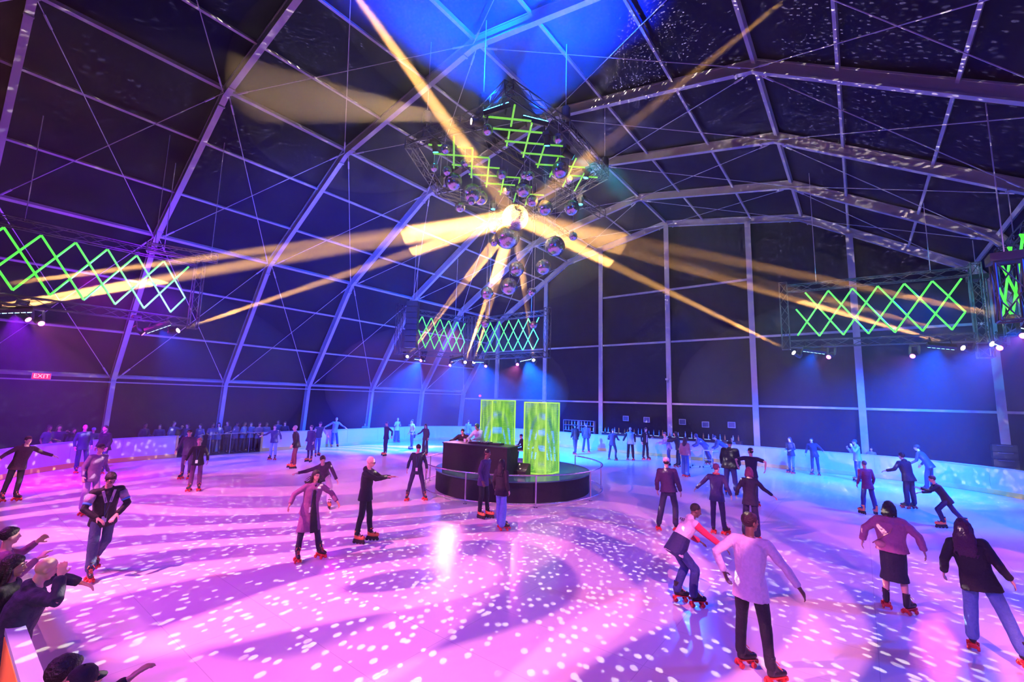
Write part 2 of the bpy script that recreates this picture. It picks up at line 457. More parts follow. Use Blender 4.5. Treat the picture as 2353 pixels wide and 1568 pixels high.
# posts at the gap
for p, lb in ((PP[ig], 'yellow end post of the boards right of the gap'), (PP[jg], 'end post of the boards left of the gap')):
    mb = MB(); mb.box((0, 0, .56), (.10, .10, 1.12)); o = mb.build('board_end_post', M_kick); o.location = p+Vector((-.03, -.06 if lb[0] == 'y' else .06, 0)); tag(o, lb, 'post')

# ------------------------------------------------------------------ round stage
SC = Vector((-11.05, 14.45, 0)); SH_ = .72
st = empty('round_stage', SC, 0, 'round black stage with a glossy dark top in the middle of the rink', 'stage')
MB().lathe([(3.0, 0), (3.0, SH_-.04)], 96).build('skirt', mat('black_stage_skirt', (.004, .005, .016), .85, bump=(5, .3, .1)), st)
MB().lathe([(3.03, SH_-.04), (3.03, SH_), (.01, SH_)], 96, cap=False).build('stage_top', mat('glossy_stage_top', (.06, .16, .18), .22, bump=(1.5, .15, .5)), st, False)
rl = empty('stage_handrail', SC, 0, 'chrome ring handrail on posts around the round stage', 'handrail')
M_chrome = mat('polished_steel', (.75, .75, .8), .22, .9)
def arc(r, a0, a1, z, n=110): return [Vector((r*math.cos(R_(a0+(a1-a0)*i/n)), r*math.sin(R_(a0+(a1-a0)*i/n)), z)) for i in range(n+1)]
A0, A1 = -270, 75
MB().tube(arc(3.5, A0, A1, 1.0), .026, 10).build('top_rail', M_chrome, rl, True)
MB().tube(arc(3.5, A0, A1, .12), .022, 10).build('bottom_rail', M_chrome, rl, True)
for a in [A0+i*(A1-A0)/9 for i in range(10)]:
    mb = MB(); c = Vector((3.5*math.cos(R_(a)), 3.5*math.sin(R_(a)), 0)); mb.tube([c, c+Vector((0, 0, 1.0))], .026, 10); mb.lathe([(.07, 0), (.07, .012)], 16, c=c); mb.build('rail_post', M_chrome, rl, False)
# booth
bl, br = at_z(1015, 1080, SH_), at_z(1163, 1097, SH_)
bd = (br-bl); bw = bd.length; bd.normalize(); bn = Vector((-bd.y, bd.x, 0))
ang = math.atan2(bd.y, bd.x); BT = SH_+1.02
bo = empty('dj_booth', (bl+br)/2+bn*.45, ang, 'black cloth covered disc jockey booth at the front left of the round stage', 'booth')
bo.location.z = SH_
MB().box((0, 0, .49), (bw, .86, .98)).build('booth_body', M_blk, bo)
MB().box((0, 0, 1.0), (bw+.05, .92, .04)).build('booth_top', mat('dark_booth_top', (.03, .05, .07), .3), bo)
def on_booth(name, lx, ly, build, label, cat, m, group=None, rz=0):
    p = bo.location+bd*lx+bn*ly; r = empty(name, (p.x, p.y, BT), ang+rz, label, cat, group); build(r); return r
def deck(r):
    MB().box((0, 0, .03), (.42, .38, .06)).build('case', M_black_rubber, r)
    MB().lathe([(.13, .06), (.13, .075), (.03, .08)], 28, c=(0, -.02, 0)).build('jog_wheel', mat('brushed_platter', (.35, .35, .38), .3, .8), r)
    MB().box((0, .15, .065), (.16, .07, .012)).build('display', mat('deck_display', (.02, .02, .02), .3, emit=(.1, .8, .9), estr=1.2), r)
M_black_rubber = mat('black_rubber', (.015, .015, .017), .6)
on_booth('media_deck', -.20, .02, deck, 'disc jockey deck on the booth, left of the mixer', 'deck', None)
on_booth('media_deck', .70, .02, deck, 'disc jockey deck on the booth, right of the mixer', 'deck', None)
def mixer(r):
    MB().box((0, 0, .035), (.34, .40, .07)).build('case', M_black_rubber, r)
    for i in range(12):
        o = MB().lathe([(.012, 0), (.010, .03)], 10).build('knob', mat('silver_knob', (.6, .6, .62), .3, .7), r); o.location = (-.12+.08*(i % 4), -.02+.07*(i//4), .07)
    for i in range(4):
        o = MB().box((0, 0, .01), (.02, .03, .02)).build('fader', mat('silver_knob', (.6, .6, .62), .3, .7), r); o.location = (-.12+.08*i, -.13, .07)
on_booth('dj_mixer', .25, .02, mixer, 'mixer with rows of small knobs between the two decks', 'mixer', None)
def cup(r): MB().lathe([(.035, 0), (.045, .13), (.041, .13), (.032, .01)], 20, cap=False).build('cup_wall', mat('white_paper_cup', (.8, .8, .82), .5), r, True); MB().lathe([(.034, .0), (.034, .005)], 20).build('cup_base', mat('white_paper_cup', (.8, .8, .82), .5), r)
on_booth('drink_cup', -.72, .05, cup, 'left one of two pale drink cups on the booth', 'cup', None)
on_booth('drink_cup', -.58, .12, cup, 'right one of two pale drink cups, nearer the deck', 'cup', None)
# wedge monitor on the stage
mp = at_z(1180, 1092, SH_)
wm = empty('stage_monitor', (mp.x+.1, mp.y+.25, SH_), ang, 'black wedge loudspeaker on the stage between booth and green tower', 'loudspeaker')
mb = MB(); mb.add([(-.32, -.2, 0), (.32, -.2, 0), (.32, .22, 0), (-.32, .22, 0), (-.32, -.2, .14), (.32, -.2, .14), (.32, .12, .40), (-.32, .12, .40), (.32, .22, .36), (-.32, .22, .36)], [(0, 3, 2, 1), (0, 1, 5, 4), (4, 5, 6, 7), (7, 6, 8, 9), (9, 8, 2, 3), (1, 2, 8, 6, 5), (0, 4, 7, 9, 3)])
mb.build('cabinet', M_black_rubber, wm)
# green LED mesh towers
def mesh_mat():
    m = bpy.data.materials.new('green_led_mesh'); m.use_nodes = True; nt = m.node_tree; N = nt.nodes.new; L = nt.links.new
    b = nt.nodes['Principled BSDF']; b.inputs['Base Color'].default_value = (.05, .12, .02, 1)
    tc = N('ShaderNodeTexCoord'); mp_ = N('ShaderNodeMapping'); mp_.inputs['Scale'].default_value = (3.2, 3.2, .8); L(tc.outputs['Object'], mp_.inputs[0])
    nz = N('ShaderNodeTexNoise'); nz.inputs['Scale'].default_value = 1.6; nz.inputs['Detail'].default_value = 4; L(mp_.outputs[0], nz.inputs['Vector'])
    r = N('ShaderNodeValToRGB'); e = r.color_ramp.elements; e[0].position = .36; e[0].color = (.04, .30, .04, 1); e[1].position = .64; e[1].color = (.42, .78, .12, 1)
    k = e.new(.5); k.color = (.19, .54, .04, 1); L(nz.outputs['Fac'], r.inputs[0])
    L(r.outputs[0], b.inputs['Emission Color']); b.inputs['Emission Strength'].default_value = .95
    # louvred strips: gaps between the LED rows
    se = N('ShaderNodeSeparateXYZ'); L(tc.outputs['Object'], se.inputs[0])
    ml = N('ShaderNodeMath'); ml.operation = 'MULTIPLY'; ml.inputs[1].default_value = 26; L(se.outputs[2], ml.inputs[0])
    fr = N('ShaderNodeMath'); fr.operation = 'FRACT'; L(ml.outputs[0], fr.inputs[0])
    gt = N('ShaderNodeMath'); gt.operation = 'GREATER_THAN'; gt.inputs[1].default_value = .30; L(fr.outputs[0], gt.inputs[0])
    L(gt.outputs[0], b.inputs['Alpha'])
    return m
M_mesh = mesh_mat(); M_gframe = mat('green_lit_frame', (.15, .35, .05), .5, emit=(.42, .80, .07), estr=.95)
def tower(px, rz, label, S=.95, back=.62):
    c = at_z(px[0], px[1], SH_); away = Vector((c.x, c.y, 0)).normalized(); c = c+away*back
    t = empty('led_mesh_tower', (c.x, c.y, SH_), rz, label, 'light tower'); Hh = 2.62 if back < 1 else 2.66
    for a, b in (((-1, -1), (1, -1)), ((1, -1), (1, 1)), ((1, 1), (-1, 1)), ((-1, 1), (-1, -1))):
        A, B = Vector((a[0]*S/2, a[1]*S/2, 0)), Vector((b[0]*S/2, b[1]*S/2, 0)); n = Vector((-(B-A).y, (B-A).x, 0)).normalized()
        mb = MB(); mb.bar((A+B)/2+Vector((0, 0, .03)), (A+B)/2+Vector((0, 0, Hh-.03)), S-.04, .012, n); mb.build('mesh_panel', M_mesh, t)
    for x, y in ((-1, -1), (1, -1), (1, 1), (-1, 1)):
        MB().box((x*S/2, y*S/2, Hh/2), (.045, .045, Hh)).build('corner_post', M_gframe, t)
    for z in (.02, Hh-.02):
        mb = MB()
        for a, b in (((-1, -1), (1, -1)), ((1, -1), (1, 1)), ((1, 1), (-1, 1)), ((-1, 1), (-1, -1))): mb.bar((a[0]*S/2, a[1]*S/2, z), (b[0]*S/2, b[1]*S/2, z), .04, .04)
        mb.build('edge_frame', M_gframe, t)
    return t
def tower_rot(px, fr):
    # turn so that the near corner splits the visible width at fraction fr from the left
    c = at_z(px[0], px[1], SH_); az = math.atan2(c.y, c.x)-math.pi/2     # direction away from the viewer
    return az-math.atan2(fr, 1-fr)
tower((1243, 1093), tower_rot((1243, 1093), .38), 'right hand green glowing mesh tower on the round stage')
tower((1140, 1084), tower_rot((1140, 1084), .66), 'left hand green glowing mesh tower behind the booth', 1.02, 1.15)

# ------------------------------------------------------------------ rigging
def truss(mb, a, b, w_=.30, h_=.30, step=.5, r=.022, up=Vector((0, 0, 1))):
    a, b = Vector(a), Vector(b); d = (b-a); L = d.length; d.normalize(); s = d.cross(up)
    if s.length < .01: s = d.cross(Vector((1, 0, 0)))
    s.normalize(); u = s.cross(d)
    cs = [s*(i*w_/2)+u*(j*h_/2) for i, j in ((-1, -1), (1, -1), (1, 1), (-1, 1))]
    for c in cs: mb.tube([a+c, b+c], r, 6)
    n = max(1, int(L/step))
    for k in range(n):
        p, q = a+d*(L*k/n), a+d*(L*(k+1)/n)
        for i in range(4):
            c1, c2 = cs[i], cs[(i+1) % 4]
            mb.tube([p+(c1 if k % 2 else c2), q+(c2 if k % 2 else c1)], r*.55, 4, cap=False)
    for p in (a, b):
        for i in range(4): mb.tube([p+cs[i], p+cs[(i+1) % 4]], r*.8, 4)
    return mb
M_tube = mat('green_light_tube', (.1, .3, .05), .4, emit=(.10, .95, .07), estr=1.0)
M_tube2 = mat('green_speckled_tube', (.1, .25, .03), .5, emit=(.22, .78, .05), estr=.75)
Z0L, HL = 6.45, 1.95
def lattice(a, b, n, label, side=(1, 1)):
    a, b = Vector(a), Vector(b); a.z = b.z = 0; d = b-a; L = d.length; d.normalize()
    r = empty('lattice_light_panel', (a.x, a.y, 0), 0, label, 'light panel')
    nn = Vector((d.y, -d.x, 0))
    if nn.dot(-a) < 0: nn = -nn
    sp = L/(n+.45); run = 1.5*sp
    o = Vector((0, 0, 0)); U = Vector((0, 0, 1))
    for k in range(-2, n+2):
        x0 = sp*(k+.45); x1 = x0+run
        for (p, q) in (((x0, 1), (x1, 0)), ((x0-.5*sp, 0), (x1-.5*sp, 1))):
            (xa, za), (xb, zb) = p, q
            def cl(xa, za, xb, zb):
                t0, t1 = 0, 1
                if xa < 0: t0 = (-xa)/(xb-xa)
                if xb > L: t1 = (L-xa)/(xb-xa)
                return t0, t1
            t0, t1 = cl(xa, za, xb, zb)
            if t1-t0 < .30: continue
            f = lambda t: d*(xa+(xb-xa)*t)+U*(Z0L+HL*(za+(zb-za)*t))+nn*(.05 if za else .0)
            MB().tube([f(t0), f(t1)], .034, 8).build('light_tube', M_tube, r)
    truss(MB(), -d*.3+U*(Z0L+HL+.30)-nn*.25, d*(L+.3)+U*(Z0L+HL+.30)-nn*.25).build('top_truss', M_rig, r)
    truss(MB(), -d*.3+U*(Z0L-.28)-nn*.25, d*(L+.3)+U*(Z0L-.28)-nn*.25).build('bottom_truss', M_rig, r)
    for q, f in ((0, -.45), (1, L+.45)):
        if side[q]: truss(MB(), d*f+U*(Z0L-.5)-nn*.25, d*f+U*(Z0L+HL+.6)-nn*.25, up=nn).build('side_truss', M_rig, r)
    for f in (.15, .85):
        c = d*(L*f)-nn*.25; top = min(arch_z(a.x+c.x)+.2, 15.9); mb = MB(); mb.tube([c+U*(Z0L+HL+.45), c+U*(top)], .014, 5); mb.build('hanging_chain', M_cable, r)
    return r, a, d, nn, L
zb = Z0L
PL = {}
PL['L'] = lattice(at_z(-60, 655, zb), at_z(420, 722, zb), 6, 'green diamond lattice light panel hanging at the left edge')
PL['BL'] = lattice(at_z(934, 796, zb), at_z(1066, 810, zb), 6, 'left one of the two small far green lattice panels above the boards')
PL['BR'] = lattice(at_z(1096, 811, zb), at_z(1237, 803, zb), 6, 'right one of the two small far green lattice panels, behind the hanging balls')
PL['R'] = lattice(at_z(1833, 775, zb), at_z(2222, 757, zb), 6, 'green lattice light panel hanging in front of the right gable posts')
rr0 = at_z(2305, 735, zb); rr1 = at_z(2350, 707, zb); dd = (rr1-rr0).normalized()
PL['RR'] = lattice(rr0, rr0+dd*7, 5, 'green lattice light panel seen steeply at the right edge')

ZR = 12.5
def rigpt(x, y, z=ZR): return at_z(x, y, z)
rg = empty('ceiling_rig', (-10, 13, ZR), 0, 'dark truss rig hung under the roof with green light tubes in a grid', 'lighting rig')
O_ = Vector((-10, 13, ZR))
def zo(x, y): return 930+x/2.958, 170+y/2.958
segs = [(535, 298, 860, 330), (600, 380, 935, 410), (680, 465, 1075, 500), (790, 545, 1135, 575), (890, 622, 1225, 645), (985, 688, 1310, 712),
        (160, 490, 265, 497), (355, 505, 465, 515), (195, 550, 575, 580), (320, 625, 645, 650), (435, 690, 785, 715), (540, 750, 750, 765), (635, 805, 720, 812), (835, 825, 945, 832),
        (748, 212, 722, 355), (712, 385, 704, 440), (865, 335, 805, 565), (950, 490, 903, 635), (1043, 572, 985, 700), (1165, 575, 1075, 765), (1220, 675, 1155, 795),
        (334, 425, 334, 640), (462, 510, 452, 705), (575, 580, 555, 768), (672, 715, 650, 820), (756, 812, 740, 870), (782, 718, 775, 750), (860, 768, 820, 890), (697, 460, 693, 490)]
for i, (x0, y0, x1, y1) in enumerate(segs):
    a, b = rigpt(*zo(x0, y0), ZR-.35)-O_, rigpt(*zo(x1, y1), ZR-.35)-O_
    dz = .05 if i < 14 else 0
    MB().tube([a+Vector((0, 0, dz)), b+Vector((0, 0, dz))], 0.033, 8).build('light_tube', M_tube2, rg)
tr = [((980, 300), (1300, 540)), ((1050, 278), (1385, 492)), ((940, 330), (1110, 262)), ((1110, 262), (1170, 200)), ((1170, 200), (1300, 290)), ((1300, 290), (1390, 400)), ((940, 330), (1010, 440)), ((1010, 440), (1215, 500)), ((1215, 500), (1390, 400))]
for (a, b) in tr:
    A, B = rigpt(*a)-O_, rigpt(*b)-O_
    truss(MB(), A, B, .32, .32, .55).build('truss', M_rig, rg)
for p in ((980, 300), (1110, 262), (1300, 290), (1390, 400), (1215, 500), (1010, 440)):
    A = rigpt(*p); zt = arch_z(A.x)+.2
    MB().tube([A-O_+Vector((0, 0, .15)), Vector((A.x, A.y, zt))-O_], .018, 5).build('hanging_chain', M_cable, rg)
    MB().lathe([(.13, 0), (.15, .08), (.15, .38), (.10, .45)], 14, c=A-O_+Vector((0, 0, .25))).build('chain_motor', M_black_rubber, rg)

# ------------------------------------------------------------------ mirror balls
def tile_sphere(nl):
    mb = MB(); rnd = random.Random(nl)
    for i in range(nl):
        t0, t1 = math.pi*i/nl, math.pi*(i+1)/nl; tm = (t0+t1)/2; m = max(5, int(2*nl*math.sin(tm)))
        for k in range(m):
            a0, a1 = 2*math.pi*(k+.05)/m, 2*math.pi*(k+.95)/m; s0, s1 = t0+(t1-t0)*.05, t1-(t1-t0)*.05
            q = [Vector((math.sin(t)*math.cos(a), math.sin(t)*math.sin(a), math.cos(t))) for t, a in ((s0, a0), (s1, a0), (s1, a1), (s0, a1))]
            c = sum(q, Vector())/4; ax = Vector((rnd.gauss(0, 1), rnd.gauss(0, 1), rnd.gauss(0, 1))).normalized(); Rm = Matrix.Rotation(R_(rnd.gauss(0, 3.5)), 3, ax)
            mb.add([c+Rm @ (v-c) for v in q], [(0, 1, 2, 3)])
    mb.ball((0, 0, 0), .985, 32)
    return mb.mesh('mirror_ball')
M_mirror = mat('mirror_tiles', (.95, .95, .97), .20, 1.0)
BM = {n: tile_sphere(n) for n in (18, 24, 32)}
for m in BM.values(): m.materials.append(M_mirror)
capm = MB().lathe([(.16, .96), (.17, 1.04), (.05, 1.10)], 14).mesh('hanger_cap', True); capm.materials.append(M_black_rubber)
BALLS = [(1120, 298, 12, 11.9), (1283, 318, 11, 11.7), (1023, 343, 10, 11.7), (997, 385, 9, 11.5), (1068, 375, 9, 11.8), (1288, 390, 18, 11.5), (1153, 400, 11, 11.7), (1205, 402, 9, 11.7), (1217, 404, 10, 11.4),
         (1027, 393, 10, 11.4), (1042, 418, 18, 11.2), (1085, 445, 20, 11.0), (1104, 455, 15, 11.3), (1083, 463, 8, 10.6), (1057, 476, 11, 10.8), (1165, 438, 9, 11.5), (1203, 436, 16, 11.5), (1223, 462, 12, 11.2),
         (1309, 412, 8, 11.5), (1253, 478, 16, 11.0), (1314, 478, 16, 10.8), (1137, 520, 16, 11.0), (1166, 544, 26, 10.1), (1135, 558, 8, 10.3), (1317, 543, 9, 9.7), (1275, 566, 21, 9.5), (1187, 618, 16, 8.9),
         (1249, 614, 16, 8.7), (1170, 658, 18, 8.2), (1119, 674, 13, 8.0), (1222, 671, 9, 7.8), (1115, 743, 9, 6.7), (1226, 747, 8, 6.4)]
BL_ = {32: 'big', 24: 'mid sized', 18: 'small'}
BLAB = ['small mirror ball highest of all beside the white spotlight', 'small mirror ball hanging at the top right of the cluster', 'small mirror ball near the far left end of the rig', 'small mirror ball furthest left in the cluster', 'small mirror ball over the left green tubes',
        'large mirror ball hanging alone at upper right under the green tubes', 'small mirror ball alone in the middle below the green tubes', 'left one of two touching small mirror balls in the middle', 'right one of two touching small mirror balls in the middle',
        'small mirror ball just above the left large one', 'large leftmost mirror ball of the cluster', 'biggest ball of the left bunch of touching mirror balls', 'second ball of the left bunch, overlapped by the biggest', 'tiny ball hanging in front of the left bunch', 'small mirror ball lowest at the left side',
        'small mirror ball up left of the glowing ball', 'mirror ball right above the glowing ball', 'mirror ball touching the glow at its upper right', 'tiny mirror ball below the large upper right one', 'mirror ball just right of the glowing ball', 'mirror ball furthest right level with the glowing ball',
        'mirror ball lit gold at the left of the glowing ball', 'large dark mirror ball hanging right under the glowing ball', 'tiny mirror ball left of the large dark one', 'tiny sparkling mirror ball furthest right', 'large mirror ball low at the right of the glow',
        'left one of the pair of mirror balls below the glow', 'right one of the pair of mirror balls below the glow', 'large mirror ball lowest in the middle', 'mirror ball low at the left of three in a row', 'small mirror ball low at the right of three in a row',
        'lowest mirror ball in front of the gap between the small lattice panels', 'lowest mirror ball before the right end of the small lattice panels']
M_hot = mat('frosted_mirror_tiles', (.95, .93, .9), .75, 1.0)
def mirror_ball(c, r, nl, label, gl=None):
    e = empty('mirror_ball', c, 0, label, 'mirror ball', 'mirror balls hanging over the stage')
    b = bpy.data.objects.new('tiled_ball', BM[nl]); COL.objects.link(b); b.parent = e; b.scale = (r, r, r); b.rotation_euler = (0, 0, random.random()*3)
    k = bpy.data.objects.new('hanger_cap', capm); COL.objects.link(k); k.parent = e; k.scale = (r, r, r)
    mb = MB(); mb.tube([(0, 0, r*1.05), (0, 0, ZR-c.z-.1)], .006, 5); mb.build('hanging_wire', M_cable, e)
    return e
random.seed(5)
for (x, y, rp, z), lb in zip(BALLS, BLAB):
    c = at_z(x, y, z) if z > 10.5 else at_Y(x, y, 14.4)
    if z > 10.5: pass
    dist = (c-Vector((0, 0, CAMH))).dot(CF); r = rp*1.1*dist/F_PX
    mirror_ball(c, r, 32 if rp > 17 else 24 if rp > 10 else 18, lb)
c = BALLC; r = 30*(c-Vector((0, 0, CAMH))).dot(CF)/F_PX
gb = mirror_ball(c, r, 32, 'blazing white mirror ball where the amber beams meet')
hm = BM[32].copy(); hm.materials.clear(); hm.materials.append(M_hot); gb.children[0].data = hm
pl_ = bpy.data.lights.new('ball_glare', 'POINT'); pl_.energy = 11000; pl_.color = (1, .6, .2); pl_.shadow_soft_size = r*1.03  # added point lamp standing in for the glare the ball reflects
po = bpy.data.objects.new('ball_glare', pl_); COL.objects.link(po); po.location = c

# ------------------------------------------------------------------ moving heads and wash bars
def lens_mat(name, col, st): return mat(name, (.1, .1, .1), .3, emit=col, estr=st)
HEADM = MB().lathe([(.07, .02), (.12, .05), (.125, .20), (.10, .30), (.105, .36), (.115, .42)], 20).mesh('head', True)
def moving_head(tip, target, col, power, ang, label, gobo=None, gp=(1, 0, 0), lens=None, top=None, soft=.03, blend=.15, scale=1.0):
    tip = Vector(tip); d = (Vector(target)-tip).normalized(); base = tip-d*.42
    r = empty('moving_head_light', base, 0, label, 'spotlight')
    M = look_rot(d).to_matrix().to_4x4() @ Matrix.Rotation(math.pi, 4, 'X')
    me = HEADM.copy() if not HEADM.materials else HEADM
    if not HEADM.materials: HEADM.materials.append(M_black_rubber); me = HEADM
    h = bpy.data.objects.new('lamp_head', me); COL.objects.link(h); h.parent = r; h.matrix_basis = M
    l = MB().lathe([(.001, .415), (.095, .415), (.095, .424), (.001, .428)], 20).build('lens', lens_mat('lens_'+(lens or 'x'), col if lens != 'hot' else (1, .8, .5), 30 if lens == 'hot' else 9), h)
    tz = top if top is not None else base.z+.42
    mb = MB()
    side = d.cross(Vector((0, 0, 1)));
    if side.length < .1: side = Vector((1, 0, 0))
    side.normalize(); cpt = d*.18
    for q in (-1, 1): mb.bar(cpt+side*.15*q, cpt*.4+side*.15*q+Vector((0, 0, tz-base.z-.10)), .03, .09, side)
    mb.bar(cpt*.4+side*-.16+Vector((0, 0, tz-base.z-.08)), cpt*.4+side*.16+Vector((0, 0, tz-base.z-.08)), .12, .05)
    mb.build('yoke', M_black_rubber, r)
    MB().box(cpt*.4+Vector((0, 0, tz-base.z)), (.30, .26, .11)).build('base_box', M_black_rubber, r)
    s = spot('beam', tip+d*.03, target, power, col, ang, blend, soft, gobo, gp)
    s.parent = r; s.matrix_parent_inverse = Matrix.Translation(-base)
    return r
def wash_bar(p, target, col, power, ang, label, along, cells=6, up=False, est=14):
    p = Vector(p); d = (Vector(target)-p).normalized(); r = empty('wash_bar_light', p, 0, label, 'light bar')
    al = Vector(along); al = (al-d*al.dot(d)).normalized(); Ln = .86
    mb = MB(); mb.bar(-al*Ln/2-d*.09, al*Ln/2-d*.09, .16, .14, d); mb.build('housing', M_black_rubber, r)
    for i in range(cells):
        c = al*((i+.5)/cells-.5)*Ln*.96
        mb = MB(); mb.bar(c-d*.02, c+d*.005, .115, .10, al); mb.build('led_cell', mat('led_cell_%s' % ('up' if up else 'down'), (.1, .1, .1), .3, emit=((.05, .50, 1) if up else (.25, .65, 1)), estr=est), r)
    for q_ in (-.3, .3): MB().bar(al*q_-d*.12, al*q_+Vector((0, 0, .36 if not up else -.36)), .03, .05).build('bracket', M_black_rubber, r)
    s = spot('wash', p+d*.03, target, power, col, ang, .7, .12); s.parent = r; s.matrix_parent_inverse = Matrix.Translation(-p)
    return r
AMB = (1, .48, .12)
def at_rig(x, y, z): return at_z(x, y, z)
AP = 3.4e7
def amb(x, y, z, label, tgt=None, p=1.0, ang=2.5): 
    moving_head(at_z(x, y, z), tgt or BALLC, AMB, AP*p, ang, label, lens='hot', soft=.06, blend=.5, top=z+.05 if False else None)
amb(936, 820, 6.0, 'amber beam light at the left end of the far lattice panels')
amb(1069, 833, 5.9, 'left one of two amber beam lights between the far lattice panels')
amb(1089, 833, 5.9, 'right one of two amber beam lights between the far lattice panels')
amb(1226, 828, 5.9, 'amber beam light under the right end of the far lattice panels')
amb(409, 760, 5.9, 'amber beam light under the right end of the left lattice panel', p=.6)
amb(1824, 811, 5.9, 'amber beam light under the left end of the right lattice panel', p=.5)
amb(2213, 800, 5.9, 'amber beam light under the right end of the right lattice panel', p=.5)
amb(2280, 791, 5.9, 'amber beam light beside the black tower at the right', p=.5)
for i, (x, y) in enumerate(((-40, 660), (-60, 712), (-90, 728))):
    amb(x, y, 6.0, ['upper', 'middle', 'lower'][i]+' one of the amber beam lights beyond the left edge', p=.6)
amb(2400, 746, 6.0, 'amber beam light beyond the right edge', p=.5)
moving_head(at_z(1083, 279, 12.1), at_z(540, 205, 11.4), (1, .60, .30), 34000, 16, 'white-hot spotlight on the left end of the rig pointing left', lens='hot', top=12.45, blend=.25, soft=.05)
for (x, y), lb in (((690, -190), 'amber beam light high in the roof left above the camera'), ((1840, -30), 'amber beam light high in the roof right above the camera')):
    pz = at_z(x, y, 12.2); moving_head(pz, BALLC, AMB, AP*.05, 4.2, lb, lens='hot', soft=.05, blend=.6)
PK = (1, .12, .62)
def pk(x, y, z, tx, ty, label, pw=5200, ang=44, col=PK): moving_head(at_z(x, y, z), (tx, ty, 0), col, pw*.20, ang, label, gobo='rays', gp=(2.2, .42, 0), lens='pink')
pk(967, 829, 5.7, -19.5, 8, 'pink light under the left end of the far lattice panels', 2600, 34)
pk(1034, 840, 5.6, -19, 12, 'pink light under the right end of the left small lattice panel', 3000, 36)
pk(1116, 842, 5.6, -16, 14, 'pink light below the left end of the right small lattice panel', 5200, 44)
pk(1189, 838, 5.6, -13, 15, 'pink light under the middle of the right small lattice panel', 9000, 54)
pk(65, 735, 5.7, -16, 8, 'larger pink light under the left lattice panel', 5200, 60, (1, .15, .9))
pk(95, 744, 5.7, -13, 6, 'smaller pink light under the left lattice panel', 2600, 60, (1, .12, .9))
pk(330, 767, 5.6, -20, 12, 'pink light near the right end of the left lattice panel', 900, 40)
pk(1904, 821, 5.7, -6, 14, 'pink light under the left half of the right lattice panel', 2200, 34)
pk(2097, 819, 5.7, -3, 13, 'pink light under the middle of the right lattice panel', 4200, 40)
pk(2297, 800, 5.7, -3, 11, 'pink light beside the black tower at the right', 5200, 50)
pk(2352, 772, 5.7, 0, 12, 'pink light at the right edge', 6500, 58)
BLU = (.0, .075, 1)
def wb(x, y, z, tx, ty, al, label, pw, ang=70, col=BLU): wash_bar(at_z(x, y, z), (tx, ty, 0), col, pw, ang, label, al)
k, a_, dL, nL, L_ = PL['L']; 
wb(32, 718, 5.8, -25, 3, PL['L'][2], 'blue wash bar under the left part of the left lattice panel', 9000, 75, (.28, .0, 1))
wb(365, 755, 5.8, -26, 11, PL['L'][2], 'blue wash bar under the right part of the left lattice panel', 6000, 75, (.01, .05, 1))
wb(964, 827, 5.8, -26, 19, PL['BL'][2], 'blue wash bar furthest left under the far lattice panels', 34000, 88)
wb(1050, 827, 5.8, -24, 24, PL['BL'][2], 'blue wash bar second from left under the far lattice panels', 34000, 88)
wb(1101, 832, 5.8, -20, 26, PL['BR'][2], 'blue wash bar third from left under the far lattice panels', 34000, 88)
wb(1208, 828, 5.8, -15, 25, PL['BR'][2], 'blue wash bar furthest right under the far lattice panels', 34000, 88, (.0, .11, 1))
wb(1870, 809, 5.8, -4, 29, PL['R'][2], 'blue wash bar under the left part of the right lattice panel', 8000, 70, (.0, .10, 1))
wb(2161, 799, 5.8, 0, 30, PL['R'][2], 'blue wash bar under the right part of the right lattice panel', 20000, 80)
wb(2290, 788, 5.9, 0, 26, PL['RR'][2], 'blue wash bar beside the black tower', 24000, 84)
wb(2352, 748, 5.9, 1, 22, PL['RR'][2], 'blue wash bar at the right edge', 8000, 84)
wash_bar(at_z(1140, 246, 12.35), at_z(1140, 246, 12.35)+Vector((-.12, -.42, 1)), (0, .055, 1), 280000, 86, 'left cyan glowing wash bar on the rig shining up at the roof', CR, 7, True, 16)
wash_bar(at_z(1231, 273, 12.35), at_z(1231, 273, 12.35)+Vector((.35, -.10, 1)), (0, .055, 1), 220000, 86, 'right cyan glowing wash bar on the rig shining up at the roof', CR, 7, True, 16)
TE = (.03, .55, .75)
for i, (x, y, pw, tgt) in enumerate(((1133, 481, 5000, SC+Vector((-1.5, -.5, 0))), (1257, 335, 9000, SC+Vector((.5, .5, 0))), (1001, 350, 9000, SC+Vector((-2, -1, 0))), (1346, 409, 5000, SC+Vector((1, 0, 0))), (1334, 470, 5000, SC+Vector((1.5, 1, 0))))):
    moving_head(at_z(x, y, 12.0), tgt, TE, pw*.8, 13, ['teal spotlight low behind the glowing ball', 'teal spotlight among the right green tubes', 'teal spotlight at the left end of the green tubes', 'teal spotlight at the right end of the green tubes', 'teal spotlight below the right end of the green tubes'][i], lens='teal', top=12.4, blend=.3)
moving_head(at_z(1317, 362, 12.1), (2, 24, 6), TE, 14000, 30, 'bright teal spotlight on the rig pointing right', lens='teal', top=12.45)
